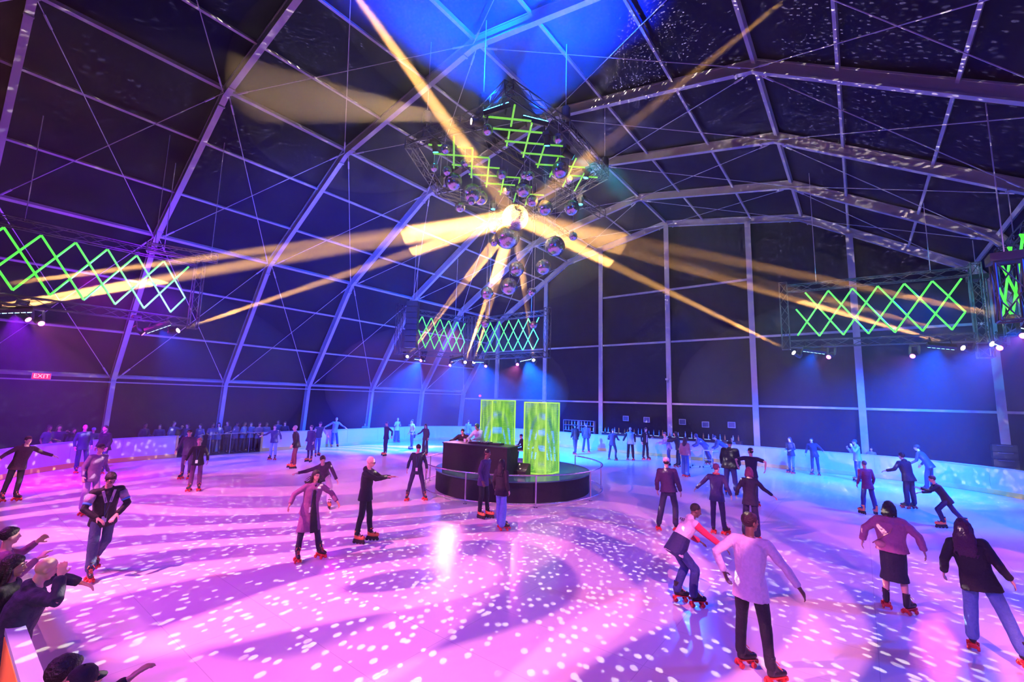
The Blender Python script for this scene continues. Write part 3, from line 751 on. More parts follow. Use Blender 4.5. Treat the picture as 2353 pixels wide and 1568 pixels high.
# ------------------------------------------------------------------ people
from mathutils import noise as mnoise
def V(*a): return Vector(a)
def fuse(mb, vox, sm=2, wr=0.0, wsc=9.0):
    me = mb.mesh('tmp'); o = bpy.data.objects.new('tmp', me); COL.objects.link(o)
    md = o.modifiers.new('r', 'REMESH'); md.mode = 'VOXEL'; md.voxel_size = vox; md.use_smooth_shade = True
    if sm:
        s = o.modifiers.new('s', 'SMOOTH'); s.iterations = sm; s.factor = 0.5
    dg = bpy.context.evaluated_depsgraph_get(); dg.update()
    out = bpy.data.meshes.new_from_object(o.evaluated_get(dg)); out.materials.clear()
    bpy.data.objects.remove(o); bpy.data.meshes.remove(me)
    if wr:
        out.calc_loop_triangles() if 0 else None
        ns = [v.normal.copy() for v in out.vertices]
        for v, n in zip(out.vertices, ns):
            p = v.co
            q = mnoise.noise(V(p.x*wsc, p.y*wsc, p.z*wsc*0.55)) + 0.5*mnoise.noise(V(p.x*wsc*2.2, p.y*wsc*2.2, p.z*wsc*1.6+5))
            v.co = p + n*(q*wr)
        out.update()
    return out

def cloth_mat(col, rough=0.75, sheen=0.03):
    k = 'cloth_%03d_%03d_%03d_%d' % (*[int(c*500) for c in col], int(rough*10))
    return mat(k, col, rough, bump=(26, 0.25, 0.18), sheen=sheen)
SKINS = {'l': (.62, .38, .29), 'm': (.45, .26, .18), 'd': (.16, .085, .06)}
def skin_mat(k): return mat('skin_'+{'l': 'light', 'm': 'tan', 'd': 'dark'}[k], SKINS[k], .45)
BLACK = (.006, .007, .014); NAVY = (.02, .03, .09); JEAN = (.08, .16, .36); GREY = (.12, .12, .14); WHITE = (.75, .75, .78)
M_black_rubber = mat('black_rubber', (.015, .015, .017), .6)
M_orange = mat('orange_skate_shell', (.85, .20, .05), .4)
M_redwheel = mat('red_urethane_wheel', (.80, .06, .04), .35)
M_blackboot = mat('black_skate_leather', (.02, .018, .022), .4)
M_lace = mat('orange_laces', (.9, .22, .08), .6)
M_hub = mat('steel_hub', (.5, .5, .52), .3, .8)
M_phone = mat('black_phone_glass', (.01, .01, .012), .15)
M_badge = mat('white_badge', (.8, .8, .82), .5)
M_lens = mat('dark_spectacle_frame', (.02, .02, .02), .3)

def make_skates():
    D = {}
    # quad boot
    mb = MB()
    mb.tube([V(-.07, 0, .135), V(0, 0, .13), V(.09, 0, .13), V(.155, 0, .128), V(.185, 0, .125)], [.034, .042, .044, .040, .026], 12)
    mb.tube([V(-.035, 0, .13), V(-.03, 0, .2), V(-.025, 0, .27), V(-.02, 0, .33)], [.044, .048, .052, .054], 12)
    mb.tube([V(.07, 0, .15), V(.02, 0, .20), V(-.01, 0, .26)], [.035, .042, .045], 10)
    D['qboot'] = fuse(mb, .009, 3)
    mb = MB(); mb.box((.045, 0, .086), (.27, .07, .014)); mb.box((-.055, 0, .06), (.03, .09, .03)); mb.box((.115, 0, .06), (.03, .09, .03))
    mb.bar((-.055, -.065, .034), (-.055, .065, .034), .014, .014); mb.bar((.115, -.065, .034), (.115, .065, .034), .014, .014)
    D['qplate'] = mb.mesh('plate')
    mb = MB(); Mx = Matrix.Rotation(math.pi/2, 3, 'X')
    mb.lathe([(.012, -.017), (.028, -.017), (.034, -.010), (.034, .010), (.028, .017), (.012, .017)], 18, M=Mx)
    D['wheel'] = mb.mesh('wheel', True)
    mb = MB(); mb.lathe([(.020, 0), (.026, .02), (.020, .045)], 14, c=(.19, 0, .035)); D['stop'] = mb.mesh('toe_stop', True)
    mb = MB()
    for i in range(6):
        t = i/5; x = .115-.125*t; z = .168+.10*t; mb.tube([V(x, -.026, z-.008), V(x-.006, 0, z+.012), V(x, .026, z-.008)], .0055, 5)
    mb.tube([V(-.0, 0, .285), V(.035, .03, .27), V(.055, .05, .235)], .0055, 5); mb.tube([V(0, 0, .285), V(.035, -.03, .27), V(.06, -.048, .24)], .0055, 5)
    D['laces'] = mb.mesh('laces')
    # inline shell
    mb = MB()
    mb.tube([V(-.075, 0, .15), V(0, 0, .145), V(.08, 0, .14), V(.15, 0, .137), V(.185, 0, .135)], [.04, .048, .050, .045, .03], 12)
    mb.tube([V(-.04, 0, .15), V(-.035, 0, .22), V(-.03, 0, .30)], [.05, .054, .058], 12)
    D['iboot'] = fuse(mb, .009, 2)
    mb = MB(); mb.box((.03, -.014, .075), (.27, .006, .06)); mb.box((.03, .014, .075), (.27, .006, .06)); mb.box((-.07, 0, .10), (.06, .05, .02)); mb.box((.11, 0, .098), (.06, .05, .02)); D['iframe'] = mb.mesh('frame')
    mb = MB(); mb.lathe([(.010, -.011), (.034, -.011), (.040, 0), (.034, .011), (.010, .011)], 18, M=Mx); D['iwheel'] = mb.mesh('wheel', True)
    mb = MB()
    for x, z, y in ((.10, .195, .045), (.03, .215, .05)): mb.tube([V(x, -y, z-.03), V(x, -y*.6, z), V(x, y*.6, z), V(x, y, z-.03)], .008, 6)
    mb.tube([V(.03, -.05, .27), V(.035, 0, .275), V(.03, .05, .27)], .010, 6); D['buckle'] = mb.mesh('buckles')
    mb = MB(); mb.tube([V(-.03, 0, .27), V(-.028, 0, .33)], [.050, .052], 12); D['liner'] = mb.mesh('liner', True)
    for k, m in (('qboot', M_blackboot), ('qplate', M_redwheel), ('wheel', M_redwheel), ('stop', M_redwheel), ('laces', M_lace), ('iboot', M_orange), ('iframe', M_black_rubber), ('iwheel', M_black_rubber), ('buckle', M_black_rubber), ('liner', M_black_rubber)):
        D[k].materials.append(m)
    me = D['wheel'].copy(); me.materials.clear(); me.materials.append(M_redwheel); D['iwheel_red'] = me
    return D
SK = make_skates()
def put(name, me, parent, M):
    o = bpy.data.objects.new(name, me); COL.objects.link(o); o.parent = parent; o.matrix_basis = M; return o
def skate(kind, root, M):
    I = Matrix.Identity(4)
    if kind == 'quad':
        b = put('roller_skate', SK['qboot'], root, M)
        put('sole_plate', SK['qplate'], b, I); put('toe_stop', SK['stop'], b, I); put('laces', SK['laces'], b, I)
        for x in (-.055, .115):
            for y in (-.052, .052): put('wheel', SK['wheel'], b, Matrix.Translation((x, y, .034)))
    else:
        b = put('inline_skate', SK['iboot'], root, M)
        put('frame', SK['iframe'], b, I); put('buckles', SK['buckle'], b, I); put('boot_liner', SK['liner'], b, I)
        for x in (-.09, -.01, .07, .15): put('wheel', SK['iwheel'], b, Matrix.Translation((x, 0, .040)))

def ik(a, c, l1, l2, bend):
    d = c-a; L = d.length; mx = (l1+l2)*.998
    if L > mx: c = a+d*(mx/L); d = c-a; L = mx
    x = (l1*l1-l2*l2+L*L)/(2*L); h = math.sqrt(max(l1*l1-x*x, 0)); u = d.normalized()
    b = bend-u*bend.dot(u)
    if b.length < 1e-4: b = V(0, 0, 1)
    return a+u*x+b.normalized()*h, c

def eloft(mb, pts, rads, side, n=16):
    """closed loft of ellipses (ra along side, rb across), through pts"""
    m = len(pts); vs = []
    for i, p in enumerate(pts):
        d = (pts[min(i+1, m-1)]-pts[max(i-1, 0)]).normalized()
        s = (side-d*side.dot(d)).normalized(); f = d.cross(s)
        ra, rb = rads[i]
        for k in range(n):
            a = 2*math.pi*k/n; vs.append(p+s*(math.cos(a)*ra)+f*(math.sin(a)*rb))
    fs = [(i*n+k, i*n+(k+1) % n, (i+1)*n+(k+1) % n, (i+1)*n+k) for i in range(m-1) for k in range(n)]
    fs += [tuple(range(n))[::-1], tuple((m-1)*n+k for k in range(n))]
    mb.add(vs, fs)
def cap_tube(mb, pts, rs, n=12):
    mb.tube(pts, rs, n); mb.ball(pts[0], rs[0], n); mb.ball(pts[-1], rs[-1], n)

def hand(mb, wr, d, palm_n, s, curl=.35, thumb=1, fat=1.0):
    """wrist point, direction of the fingers, palm normal; five separate fingers"""
    d = d.normalized(); n = (palm_n-d*palm_n.dot(d)).normalized(); sd = d.cross(n)
    eloft(mb, [wr-d*.01*s, wr+d*.03*s, wr+d*.085*s], [(.026*s, .018*s), (.036*s, .015*s), (.040*s, .013*s)], sd, 10)
    for i, (o, L) in enumerate(((-.030, .066), (-.010, .078), (.011, .074), (.031, .058))):
        base = wr+d*.082*s+sd*(o*s); p = base; dd = d; pts = [p]
        for j, f in enumerate((.45, .32, .25)):
            a = curl*(j+.6)*.9+.05*i; dd = (d*math.cos(a)+n*math.sin(a)+sd*(o*2.2)).normalized(); p = p+dd*(L*f*s*1.05); pts.append(p)
        cap_tube(mb, pts, [.0092*s*fat, .0088*s*fat, .008*s*fat, .0068*s*fat], 8)
    b = wr+d*.022*s+sd*(-.028*s*thumb); t1 = b+(d*.6-sd*.75*thumb+n*.35).normalized()*.036*s; t2 = t1+(d*.9-sd*.35*thumb+n*.4).normalized()*.030*s
    cap_tube(mb, [b, t1, t2], [.012*s*fat, .0105*s*fat, .0085*s*fat], 8)

def person(px=None, head=None, pos=None, z0=0.0, H=1.75, face=0, label='', group=None, skates='quad', lean=(4, 0), drop=.0, hip=(0, 0),
           fl=(.06, .13, 0), fr=(-.04, -.13, 0), fyaw=(12, -12), hl=None, hr=None, el=None, turn=0, nod=0, skin='l', top=BLACK, pants=NAVY,
           hair=('short', (.02, .015, .012)), style='jacket', build=1.0, sex='m', leg='slim', det=1, extra=(), curl=.35, sleeve=None, shirt=None,
           legpit=(0, 0), name='person', half=False):
    s = H/1.75; sk = .10 if skates == 'quad' else .115 if skates == 'inline' else 0.0
    if pos is not None: P = V(pos[0], pos[1], 0)
    elif px is not None: P = at_z(px[0], px[1], z0)
    else: P = at_z(head[0], head[1], z0+H+sk-drop)
    P.z = 0
    a = V(P.x, P.y, 0).normalized(); rt = V(a.y, -a.x, 0)
    fa = R_(face); h = (-a*math.cos(fa)+rt*math.sin(fa)).normalized(); l = V(-h.y, h.x, 0); U = V(0, 0, 1)
    root = empty(name, (P.x, P.y, z0), 0, label, 'person', group)
    loc = lambda f, sd, u: h*f+l*sd+U*u
    vox = .0085 if det >= 2 else .011 if det == 1 else .015
    cv = .012 if det >= 2 else .016 if det == 1 else .02
    # skeleton
    pel = loc(hip[0], hip[1], .94*s+sk-drop)
    lf, ls = R_(lean[0]), R_(lean[1])
    sp = (h*math.sin(lf)+l*math.sin(ls)+U*math.cos(lf)*math.cos(ls)).normalized()   # spine dir
    sp2 = (sp + h*math.sin(lf)*.35).normalized()
    waist = pel+sp*.16*s; chest = waist+sp2*.20*s; neck = chest+sp2*.20*s
    fwd2 = (h-sp2*h.dot(sp2)).normalized(); lat = sp2.cross(fwd2)*1.0
    lat = lat if lat.dot(l) > 0 else -lat
    shw = (.185 if sex == 'm' else .160)*s*(.5+.5*build)
    hw = .092*s
    hd = R_(nod)
    tt = R_(turn); hf = (fwd2*.35+h*.65).normalized(); hf = hf*math.cos(tt)+(U.cross(hf))*math.sin(tt)
    hf = (hf*math.cos(hd)-U*math.sin(hd)).normalized()
    hu = ((sp2*.45+U*.55).normalized()); hu = (hu-hf*hu.dot(hf)).normalized(); hs = hu.cross(hf)
    hb = neck+(sp2*.55+U*.45).normalized()*.075*s
    hc = hb+hu*.105*s+hf*.018*s
    SH = [neck-sp2*.055*s+lat*shw, neck-sp2*.055*s-lat*shw]
    HP = [pel+l*hw, pel-l*hw]
    AN = []; KN = []
    feet = (fl, fr)
    for i in (0, 1):
        ff = feet[i]; an = loc(ff[0]*s, ff[1]*s, ff[2]+sk+.085*s)
        kn, an = ik(HP[i], an, .435*s, .42*s, h+l*(.18 if i == 0 else -.18))
        AN.append(an); KN.append(kn)
    WR = []; EL = []
    for i, (hv, sg) in enumerate(((hl, 1), (hr, -1))):
        if hv is None: hv = (.07, .06, -.50)
        tgt = SH[i]+(l*sg*hv[0]+h*hv[1]+U*hv[2])*s
        bd = (-h*1.0-U*.5+l*sg*.35) if el is None else (h*el[0]+l*sg*el[1]+U*el[2])
        e, wv = ik(SH[i], tgt, .285*s, .255*s, bd); EL.append(e); WR.append(wv)
    bsk = skin_mat(skin)
    # body: one continuous surface
    mb = MB(); b = build
    eloft(mb, [pel-sp*.09*s, pel, waist, chest, chest+sp2*.12*s, neck-sp2*.02*s, neck+sp2*.02*s],
          [(.13*s*b, .09*s*b), (.155*s*b, .105*s*b), (.135*s*b, .095*s*b), (.155*s*b, .11*s*b), (.165*s*b, .10*s*b), (.10*s, .07*s), (.055*s, .055*s)], lat)
    cap_tube(mb, [neck-sp2*.03*s, hb+hu*.03*s], [.056*s, .052*s])
    for i in (0, 1):
        cap_tube(mb, [neck-sp2*.05*s+lat*(.05*s*(1-2*i)), SH[i]], [.06*s, .055*s])
        if not half:
            cap_tube(mb, [HP[i], KN[i], AN[i]], [.076*s*b, .050*s*b, .036*s])
            mb.tube([HP[i].lerp(KN[i], .0), HP[i].lerp(KN[i], .5), KN[i]], [.078*s*b, .064*s*b, .046*s*b], 12)
            mb.tube([KN[i], KN[i].lerp(AN[i], .35)-h*.012, AN[i]], [.046*s*b, .050*s*b, .036*s], 12)
            f_ = (h*math.cos(R_(fyaw[i]))+l*math.sin(R_(fyaw[i]))); mb.tube([AN[i]-U*.03*s, AN[i]-U*.03*s+f_*.10*s], [.036*s, .028*s], 10)
        cap_tube(mb, [SH[i], EL[i], WR[i]], [.047*s*b, .036*s*b, .025*s])
        sg = 1-2*i
        dv = (WR[i]-EL[i]).normalized(); pn = (-l*sg) if abs(dv.z) > .6 else -U
        if 'palm' in extra: pn = -h
        hand(mb, WR[i], dv, pn, s*1.06, curl, thumb=(1 if (dv.cross(pn)).dot(h) < 0 else -1), fat=1.0 if det >= 2 else 1.35)
    Mh = Matrix((hs, hf, hu)).transposed()
    def hp(x, y, z): return hc+Mh @ V(x*s, y*s, z*s)
    mb.ball(hp(0, -.012, .022), (.074*s, .093*s, .090*s), 18, Mh)         # cranium
    mb.ball(hp(0, .018, -.030), (.060*s, .066*s, .078*s), 16, Mh)          # face
    mb.ball(hp(0, .048, -.088), (.030*s, .030*s, .024*s), 12, Mh)          # chin
    mb.ball(hp(0, .074, .022), (.050*s, .014*s, .012*s), 10, Mh)           # brow
    mb.tube([hp(0, .080, .012), hp(0, .104, -.028), hp(0, .086, -.036)], [.008*s, .014*s, .010*s], 8)   # nose
    mb.ball(hp(0, .080, -.060), (.022*s, .012*s, .010*s), 8, Mh)          # lips
    for q in (-1, 1): mb.ball(hp(.074*q, -.006, -.012), (.010*s, .019*s, .030*s), 10, Mh)   # ears
    body = link('body', fuse(mb, vox, 1), bsk, root)
    if det >= 2 and 'noface' not in extra:
        me = MB(); me.ball(hp(0, .0915, -.060), (.020*s, .006*s, .005*s), 8, Mh); me.build('mouth', mat('lips', (.35, .10, .09), .5), body, True)
        for q in (-1, 1):
            MB().ball(hp(.030*q, .079, .004), (.011*s, .008*s, .007*s), 10, Mh).build('eye', mat('eye_white', (.6, .6, .6), .3), body, True)
            MB().ball(hp(.030*q, .0862, .004), (.005*s, .003*s, .005*s), 8, Mh).build('pupil', M_lens, body, True)
            t = MB(); t.tube([hp(.016*q, .090, .024), hp(.032*q, .089, .030), hp(.048*q, .078, .024)], [.004*s]*3, 6); t.build('eyebrow', mat('dark_brow', (.02, .015, .012), .8), body)
    # ---- top
    pf = {'jacket': 1.16, 'hoodie': 1.20, 'tee': 1.07, 'shirt': 1.15, 'coat': 1.2, 'puffer': 1.38, 'bomber': 1.30}[style]*b
    hem = {'jacket': -.13, 'hoodie': -.12, 'tee': -.10, 'shirt': -.15, 'coat': -.10, 'puffer': -.12, 'bomber': -.02}[style]
    mt = cloth_mat(top)
    mb = MB()
    pts = [pel+sp*hem*s, pel+sp*(hem*.4)*s, waist, chest, chest+sp2*.12*s, neck-sp2*.035*s, neck+sp2*.005*s]
    rr = [(.180, .136), (.170, .128), (.140, .104), (.158, .115), (.168, .105), (.105, .075), (.066, .062)]
    if half: pts = pts[1:]; rr = rr[1:]
    eloft(mb, pts, [(x*s*pf, y*s*pf) for x, y in rr], lat, 18)
    if style in ('hoodie', 'puffer'):
        mb.ball(neck-fwd2*.055*s+sp2*.01*s, (.10*s, .065*s, .07*s), 14, Matrix((lat, fwd2, sp2)).transposed())
    if style in ('jacket', 'coat', 'bomber'):
        mb.tube([neck+lat*math.cos(t)*.072*s+fwd2*math.sin(t)*.066*s+sp2*.016*s for t in [2*math.pi*i/12 for i in range(12)]], .017*s, 6, closed=True)
    elb = {'tee': .62}.get(style, None)
    smat = cloth_mat(sleeve) if sleeve else None
    sb = MB() if sleeve else mb
    for i in (0, 1):
        cap_tube(mb, [neck-sp2*.06*s+lat*(.06*s*(1-2*i)), SH[i]], [.068*s*pf*.95, .062*s*pf*.95])
        up, lo = .056*s*pf, .043*s*pf
        if elb: cap_tube(sb, [SH[i], SH[i].lerp(EL[i], elb)], [up*1.06, up*1.02])
        else: cap_tube(sb, [SH[i], EL[i], EL[i].lerp(WR[i], .55)], [up, lo*1.08, lo]); sb.tube([EL[i], EL[i].lerp(WR[i], .9), EL[i].lerp(WR[i], .97)], [lo, lo*.92, lo*.75], 12)
    if style == 'coat':
        lo_, hi_ = [], []
        z1 = .50*s+sk; c1 = (AN[0]+AN[1])*.5; c1 = V((pel.x*2+c1.x)/3, (pel.y*2+c1.y)/3, z1)
        for t_ in (0, .25, .5, .75, 1): lo_.append((pel+sp*.02).lerp(c1, t_)); hi_.append(((.158+.075*t_)*s*b*1.12, (.118+.06*t_)*s*b*1.12))
        eloft(mb, lo_, hi_, lat, 18)
    wr = .007 if det >= 2 else .006
    topo = link({'tee': 't_shirt', 'shirt': 'shirt', 'hoodie': 'hoodie', 'coat': 'coat', 'puffer': 'puffer_jacket', 'bomber': 'bomber_jacket', 'jacket': 'jacket'}[style], fuse(mb, cv, 2, wr*(1.7 if style in ('bomber', 'shirt', 'puffer') else 1)), mt, root)
    if sleeve: link('sleeves', fuse(sb, cv, 2, wr), smat, topo)
    if shirt:   # open front: inner shirt strip and lapels
        mb = MB(); f0 = neck+fwd2*.058*s; f1 = waist+fwd2*(.108*s*pf)
        mid = chest+fwd2*(.117*s*pf)
        eloft(mb, [f0, mid.lerp(f0, .45)+fwd2*.006, mid, f1, pel+fwd2*.118*s*pf], [(.035*s, .02), (.045*s, .02), (.035*s, .018), (.03*s, .018), (.03*s, .018)], lat, 10)
        link('inner_shirt', fuse(mb, .012, 1), cloth_mat(shirt), root)
    # ---- legs
    if not half:
        mb = MB(); mp = cloth_mat(pants)
        eloft(mb, [pel-sp*.11*s, pel-sp*.02*s, pel+sp*.07*s], [(.130*s*b, .098*s*b), (.152*s*b, .110*s*b), (.140*s*b, .100*s*b)], lat)
        kr, ar = {'slim': (.070, .058), 'reg': (.078, .072), 'wide': (.092, .105), 'bare': (.06, .05)}[leg]
        if leg != 'bare':
            for i in (0, 1):
                end = KN[i].lerp(AN[i], .96 if leg != 'wide' else 1.04); bb = .5+.5*b
                cap_tube(mb, [HP[i], HP[i].lerp(KN[i], .5), KN[i]], [.090*s*b, .082*s*b, kr*s*bb])
                mb.tube([KN[i], KN[i].lerp(end, .4)-h*.01, end], [kr*s*bb, (kr*.45+ar*.55)*s*bb, ar*s*bb], 14)
                mb.ball(end, ar*s*bb, 12)
            link('trousers' if leg != 'wide' else 'wide_trousers', fuse(mb, cv, 2, wr), mp, root)
        else:
            z1 = .42*s+sk; c1 = (AN[0]+AN[1])*.5; c1 = V(c1.x*.6+pel.x*.4, c1.y*.6+pel.y*.4, z1)
            q = pel+sp*.08*s
            eloft(mb, [q, pel-sp*.02*s, pel.lerp(c1, .35), pel.lerp(c1, .7), c1], [(.142*s*b, .11*s*b), (.175*s*b, .135*s*b), (.172*s*b, .135*s*b), (.17*s*b, .135*s*b), (.19*s*b, .15*s*b)], l, 20)
            link('skirt', fuse(mb, cv, 2, wr), mp, root)
            for i in (0, 1):
                t = MB(); t.tube([AN[i]-U*.02*s, AN[i].lerp(KN[i], .28)], [.045*s, .050*s], 12); t.build('white_sock', cloth_mat(WHITE), root, True)
    # ---- skates / shoes
    if skates and not half:
        for i in (0, 1):
            f_ = h*math.cos(R_(fyaw[i]))+l*math.sin(R_(fyaw[i])); y_ = U.cross(f_)
            M3 = Matrix((f_, y_, U)).transposed() @ Matrix.Rotation(R_(legpit[i]), 3, 'Y')
            an = AN[i]; M4 = M3.to_4x4(); off = M3 @ V(-.03*s, 0, (sk+.085*s))
            M4.translation = an-off; 
            skate(skates, root, M4 @ Matrix.Scale(s, 4) if abs(s-1) > .2 else M4)
    elif not half:
        for i in (0, 1):
            mb = MB(); mb.tube([AN[i]-U*.045-h*.04, AN[i]-U*.05+h*.06, AN[i]-U*.055+h*.16], [.042, .045, .03], 10); mb.build('shoe', M_black_rubber, root, True)
    # ---- hair / hats
    kind, hcol = hair
    mh = mat('hair_%d_%d_%d' % tuple(int(c*255) for c in hcol), hcol, .55, bump=(60, .4, .25))
    mb = MB()
    if kind in ('short', 'crop', 'bowl', 'long', 'curly', 'bob', 'pony'):
        k = 1.04 if kind == 'crop' else 1.10
        mb.ball(hp(0, -.022, .034), (.076*s*k, .090*s*k, .088*s*k), 16, Mh)
        if kind == 'bowl' : mb.ball(hp(0, .010, .040), (.078*s, .088*s, .070*s), 16, Mh)
        if kind != 'crop': mb.ball(hp(0, .020, .070), (.062*s, .062*s, .045*s), 14, Mh)
        if kind in ('long', 'curly', 'bob'):
            L = {'long': .36, 'curly': .42, 'bob': .15}[kind]*s; w_ = {'long': .085, 'curly': .125, 'bob': .09}[kind]*s
            q0 = hp(0, -.045, .02); dn = (-U*.9-sp2*.35-fwd2*.25).normalized()
            eloft(mb, [q0+hu*.05*s, q0, q0+dn*L*.35-hf*.03*s, q0+dn*L*.75-hf*.04*s, q0+dn*L-hf*.03*s], [(.07*s, .05*s), (.085*s, .06*s), (w_, .055*s), (w_*1.05, .05*s), (w_*.7, .03*s)], hs, 14)
            for q in (-1, 1): mb.tube([hp(.07*q, 0, .05), hp(.083*q, -.01, -.03), hp(.088*q, -.02, -.12)+dn*L*.2], [.022*s, .028*s, .022*s], 8)
            if det >= 2 or kind == 'curly':
                rnd = random.Random(int(abs(P.x*100)))
                for j in range(16):
                    x = rnd.uniform(-1, 1); c0 = q0+hs*(x*w_)+dn*L*.3-hf*.03*s; am = (.018 if kind == 'curly' else .008)
                    mb.tube([c0+dn*(L*.75*t_/6)+hs*(am*math.sin(t_*1.9+j)+x*.02*t_/6)-hf*(am*math.cos(t_*1.7+j)) for t_ in range(7)], [.016*s, .017*s, .017*s, .016*s, .014*s, .011*s, .007*s], 6)
        if 'blown' in extra:
            rnd = random.Random(4)
            for q in (-1, 1):
                for j in range(7):
                    c0 = hp(.06*q, -.03, -.02-.03*j)
                    mb.tube([c0+hs*q*(.035*t_)*s+U*(.02*math.sin(t_+j)-.012*t_)*s-hf*.01*t_ for t_ in range(6)], [.014, .012, .010, .008, .006, .004], 6)
        link('hair', fuse(mb, .008 if det else .012, 1, .004 if kind != 'crop' else 0, 30), mh, root)
    elif kind in ('cap', 'backcap'):
        mb.ball(hp(0, -.030, .0), (.074*s, .078*s, .07*s), 14, Mh); link('hair', fuse(mb, .012, 1), mat('hair_5_4_3', (.02, .015, .012), .6), root)
        c = MB(); pr = [(.084*s, .020*s), (.086*s, .045*s), (.078*s, .085*s), (.055*s, .112*s), (.02*s, .122*s)]
        c.lathe(pr, 20, c=hc-hf*.010*s, M=Mh)
        c.ball(hp(0, -.01, .125), .008*s, 8)
        sgn = 1 if kind == 'cap' else -1
        vs = []
        for i in range(9):
            a_ = math.pi*i/8; x = math.cos(a_)*.074; y = math.sin(a_)
            vs += [hp(x, sgn*(.05+y*.02)-.010, .034), hp(x*1.0, sgn*(.05+y*.095)-.010, .022), hp(x, sgn*(.05+y*.095)-.010, .016), hp(x, sgn*(.05+y*.02)-.010, .026)]
        if kind == 'cap': c.add(vs, [(i*4+j, i*4+(j+1) % 4, i*4+4+(j+1) % 4, i*4+4+j) for i in range(8) for j in range(4)])
        link('cap', c.mesh('cap', True), cloth_mat(hcol), root)
    elif kind == 'beanie':
        mb.ball(hp(0, -.016, .045), (.086*s, .100*s, .085*s), 18, Mh); mb.tube([hp(.082*math.cos(t), -.014+.097*math.sin(t), .022) for t in [2*math.pi*i/16 for i in range(16)]], .014*s, 8, closed=True)
        link('beanie', fuse(mb, .010, 1), cloth_mat(hcol), root)
    elif kind == 'hood':
        mb.ball(hp(0, -.03, .02), (.10*s, .105*s, .118*s), 18, Mh); link('hood', fuse(mb, .010, 1), cloth_mat(hcol), root)
    # ---- extras
    fr_ = lambda u, dx=0, dz=0: waist.lerp(chest, u)+fwd2*(.113*s*pf+.012)+lat*dx+sp2*dz
    if 'lanyard' in extra:
        b0 = fr_(-.35, -.02); t = MB(); t.tube([neck+lat*.05*s+fwd2*.05*s, fr_(1.3, .045), b0], .005, 6); t.tube([neck-lat*.05*s+fwd2*.05*s, fr_(1.3, -.045), b0], .005, 6)
        t = t.build('lanyard', mat('dark_blue_ribbon', (.02, .04, .2), .6), root)
        t = MB(); t.bar(b0, b0-U*.11, .07, .006, fwd2); t.build('badge', M_badge, root)
    if 'strap' in extra:
        t = MB(); q0 = neck-lat*.10*s-sp2*.02*s; q1 = pel+lat*.19*s*pf+sp*.06; 
        back = chest-fwd2*.135*s*pf; t.tube([q0, back.lerp(q0, .45)-fwd2*.03, back-sp2*.02, back.lerp(q1, .55)-fwd2*.02, q1], .010, 6); t.build('bag_strap', cloth_mat((.5, .2, .2)), root)
    if 'bag' in extra:
        t = MB(); c = pel+l*.15*s-h*.13*s+U*.10*s; t.ball(c, (.09, .05, .06), 12, Matrix((l, h, U)).transposed()); link('shoulder_bag', fuse(t, .012, 1), cloth_mat((.55, .25, .25), .4), root)
    if 'glasses' in extra:
        t = MB()
        for q in (-1, 1):
            t.tube([hp(.030*q+.019*math.cos(w_), .094, .003+.015*math.sin(w_)) for w_ in [2*math.pi*i/12 for i in range(12)]], .0028*s, 5, closed=True)
            t.tube([hp(.049*q, .092, .006), hp(.074*q, .06, .008), hp(.076*q, -.01, .004)], .0028*s, 5)
        t.tube([hp(-.011, .096, .006), hp(.011, .096, .006)], .003*s, 5); t.build('glasses', M_lens, root)
    if 'phone' in extra:
        t = MB(); c = WR[0]+(WR[0]-EL[0]).normalized()*.10; t.box(c, (.075, .012, .15), Matrix((l, h, U)).transposed()); t.build('phone', M_phone, root)
    if 'scarf' in extra:
        t = MB(); t.tube([neck+lat*math.cos(q)*.075*s+fwd2*math.sin(q)*.07*s+sp2*.03*s for q in [2*math.pi*i/12 for i in range(12)]], .03*s, 8, closed=True); link('neck_scarf', fuse(t, .01, 1, .004), cloth_mat((.6, .12, .10)), root)
    if 'tied' in extra:
        t = MB(); t.tube([pel+sp*.05+lat*math.cos(q)*.17*s+fwd2*math.sin(q)*.13*s for q in [2*math.pi*i/12 for i in range(12)]], .03, 8, closed=True)
        eloft(t, [pel-fwd2*.11*s, pel-fwd2*.14*s-U*.2, pel-fwd2*.13*s-U*.36], [(.14*s, .03), (.16*s, .03), (.12*s, .02)], lat); link('tied_jacket', fuse(t, .014, 1, .006), cloth_mat(NAVY), root)
    J = dict(root=root, P=P, h=h, l=l, SH=SH, EL=EL, WR=WR, neck=neck, chest=chest, waist=waist, pel=pel, KN=KN, AN=AN, fwd2=fwd2, lat=lat, sp2=sp2, hc=hc, s=s, pf=pf, topo=topo)
    return J
# ------------------------------------------------------------------ the skaters
PURP = (.10, .04, .14); HAIRD = (.015, .012, .012); DKJ = (.03, .05, .13)
quiet = dict(det=1)
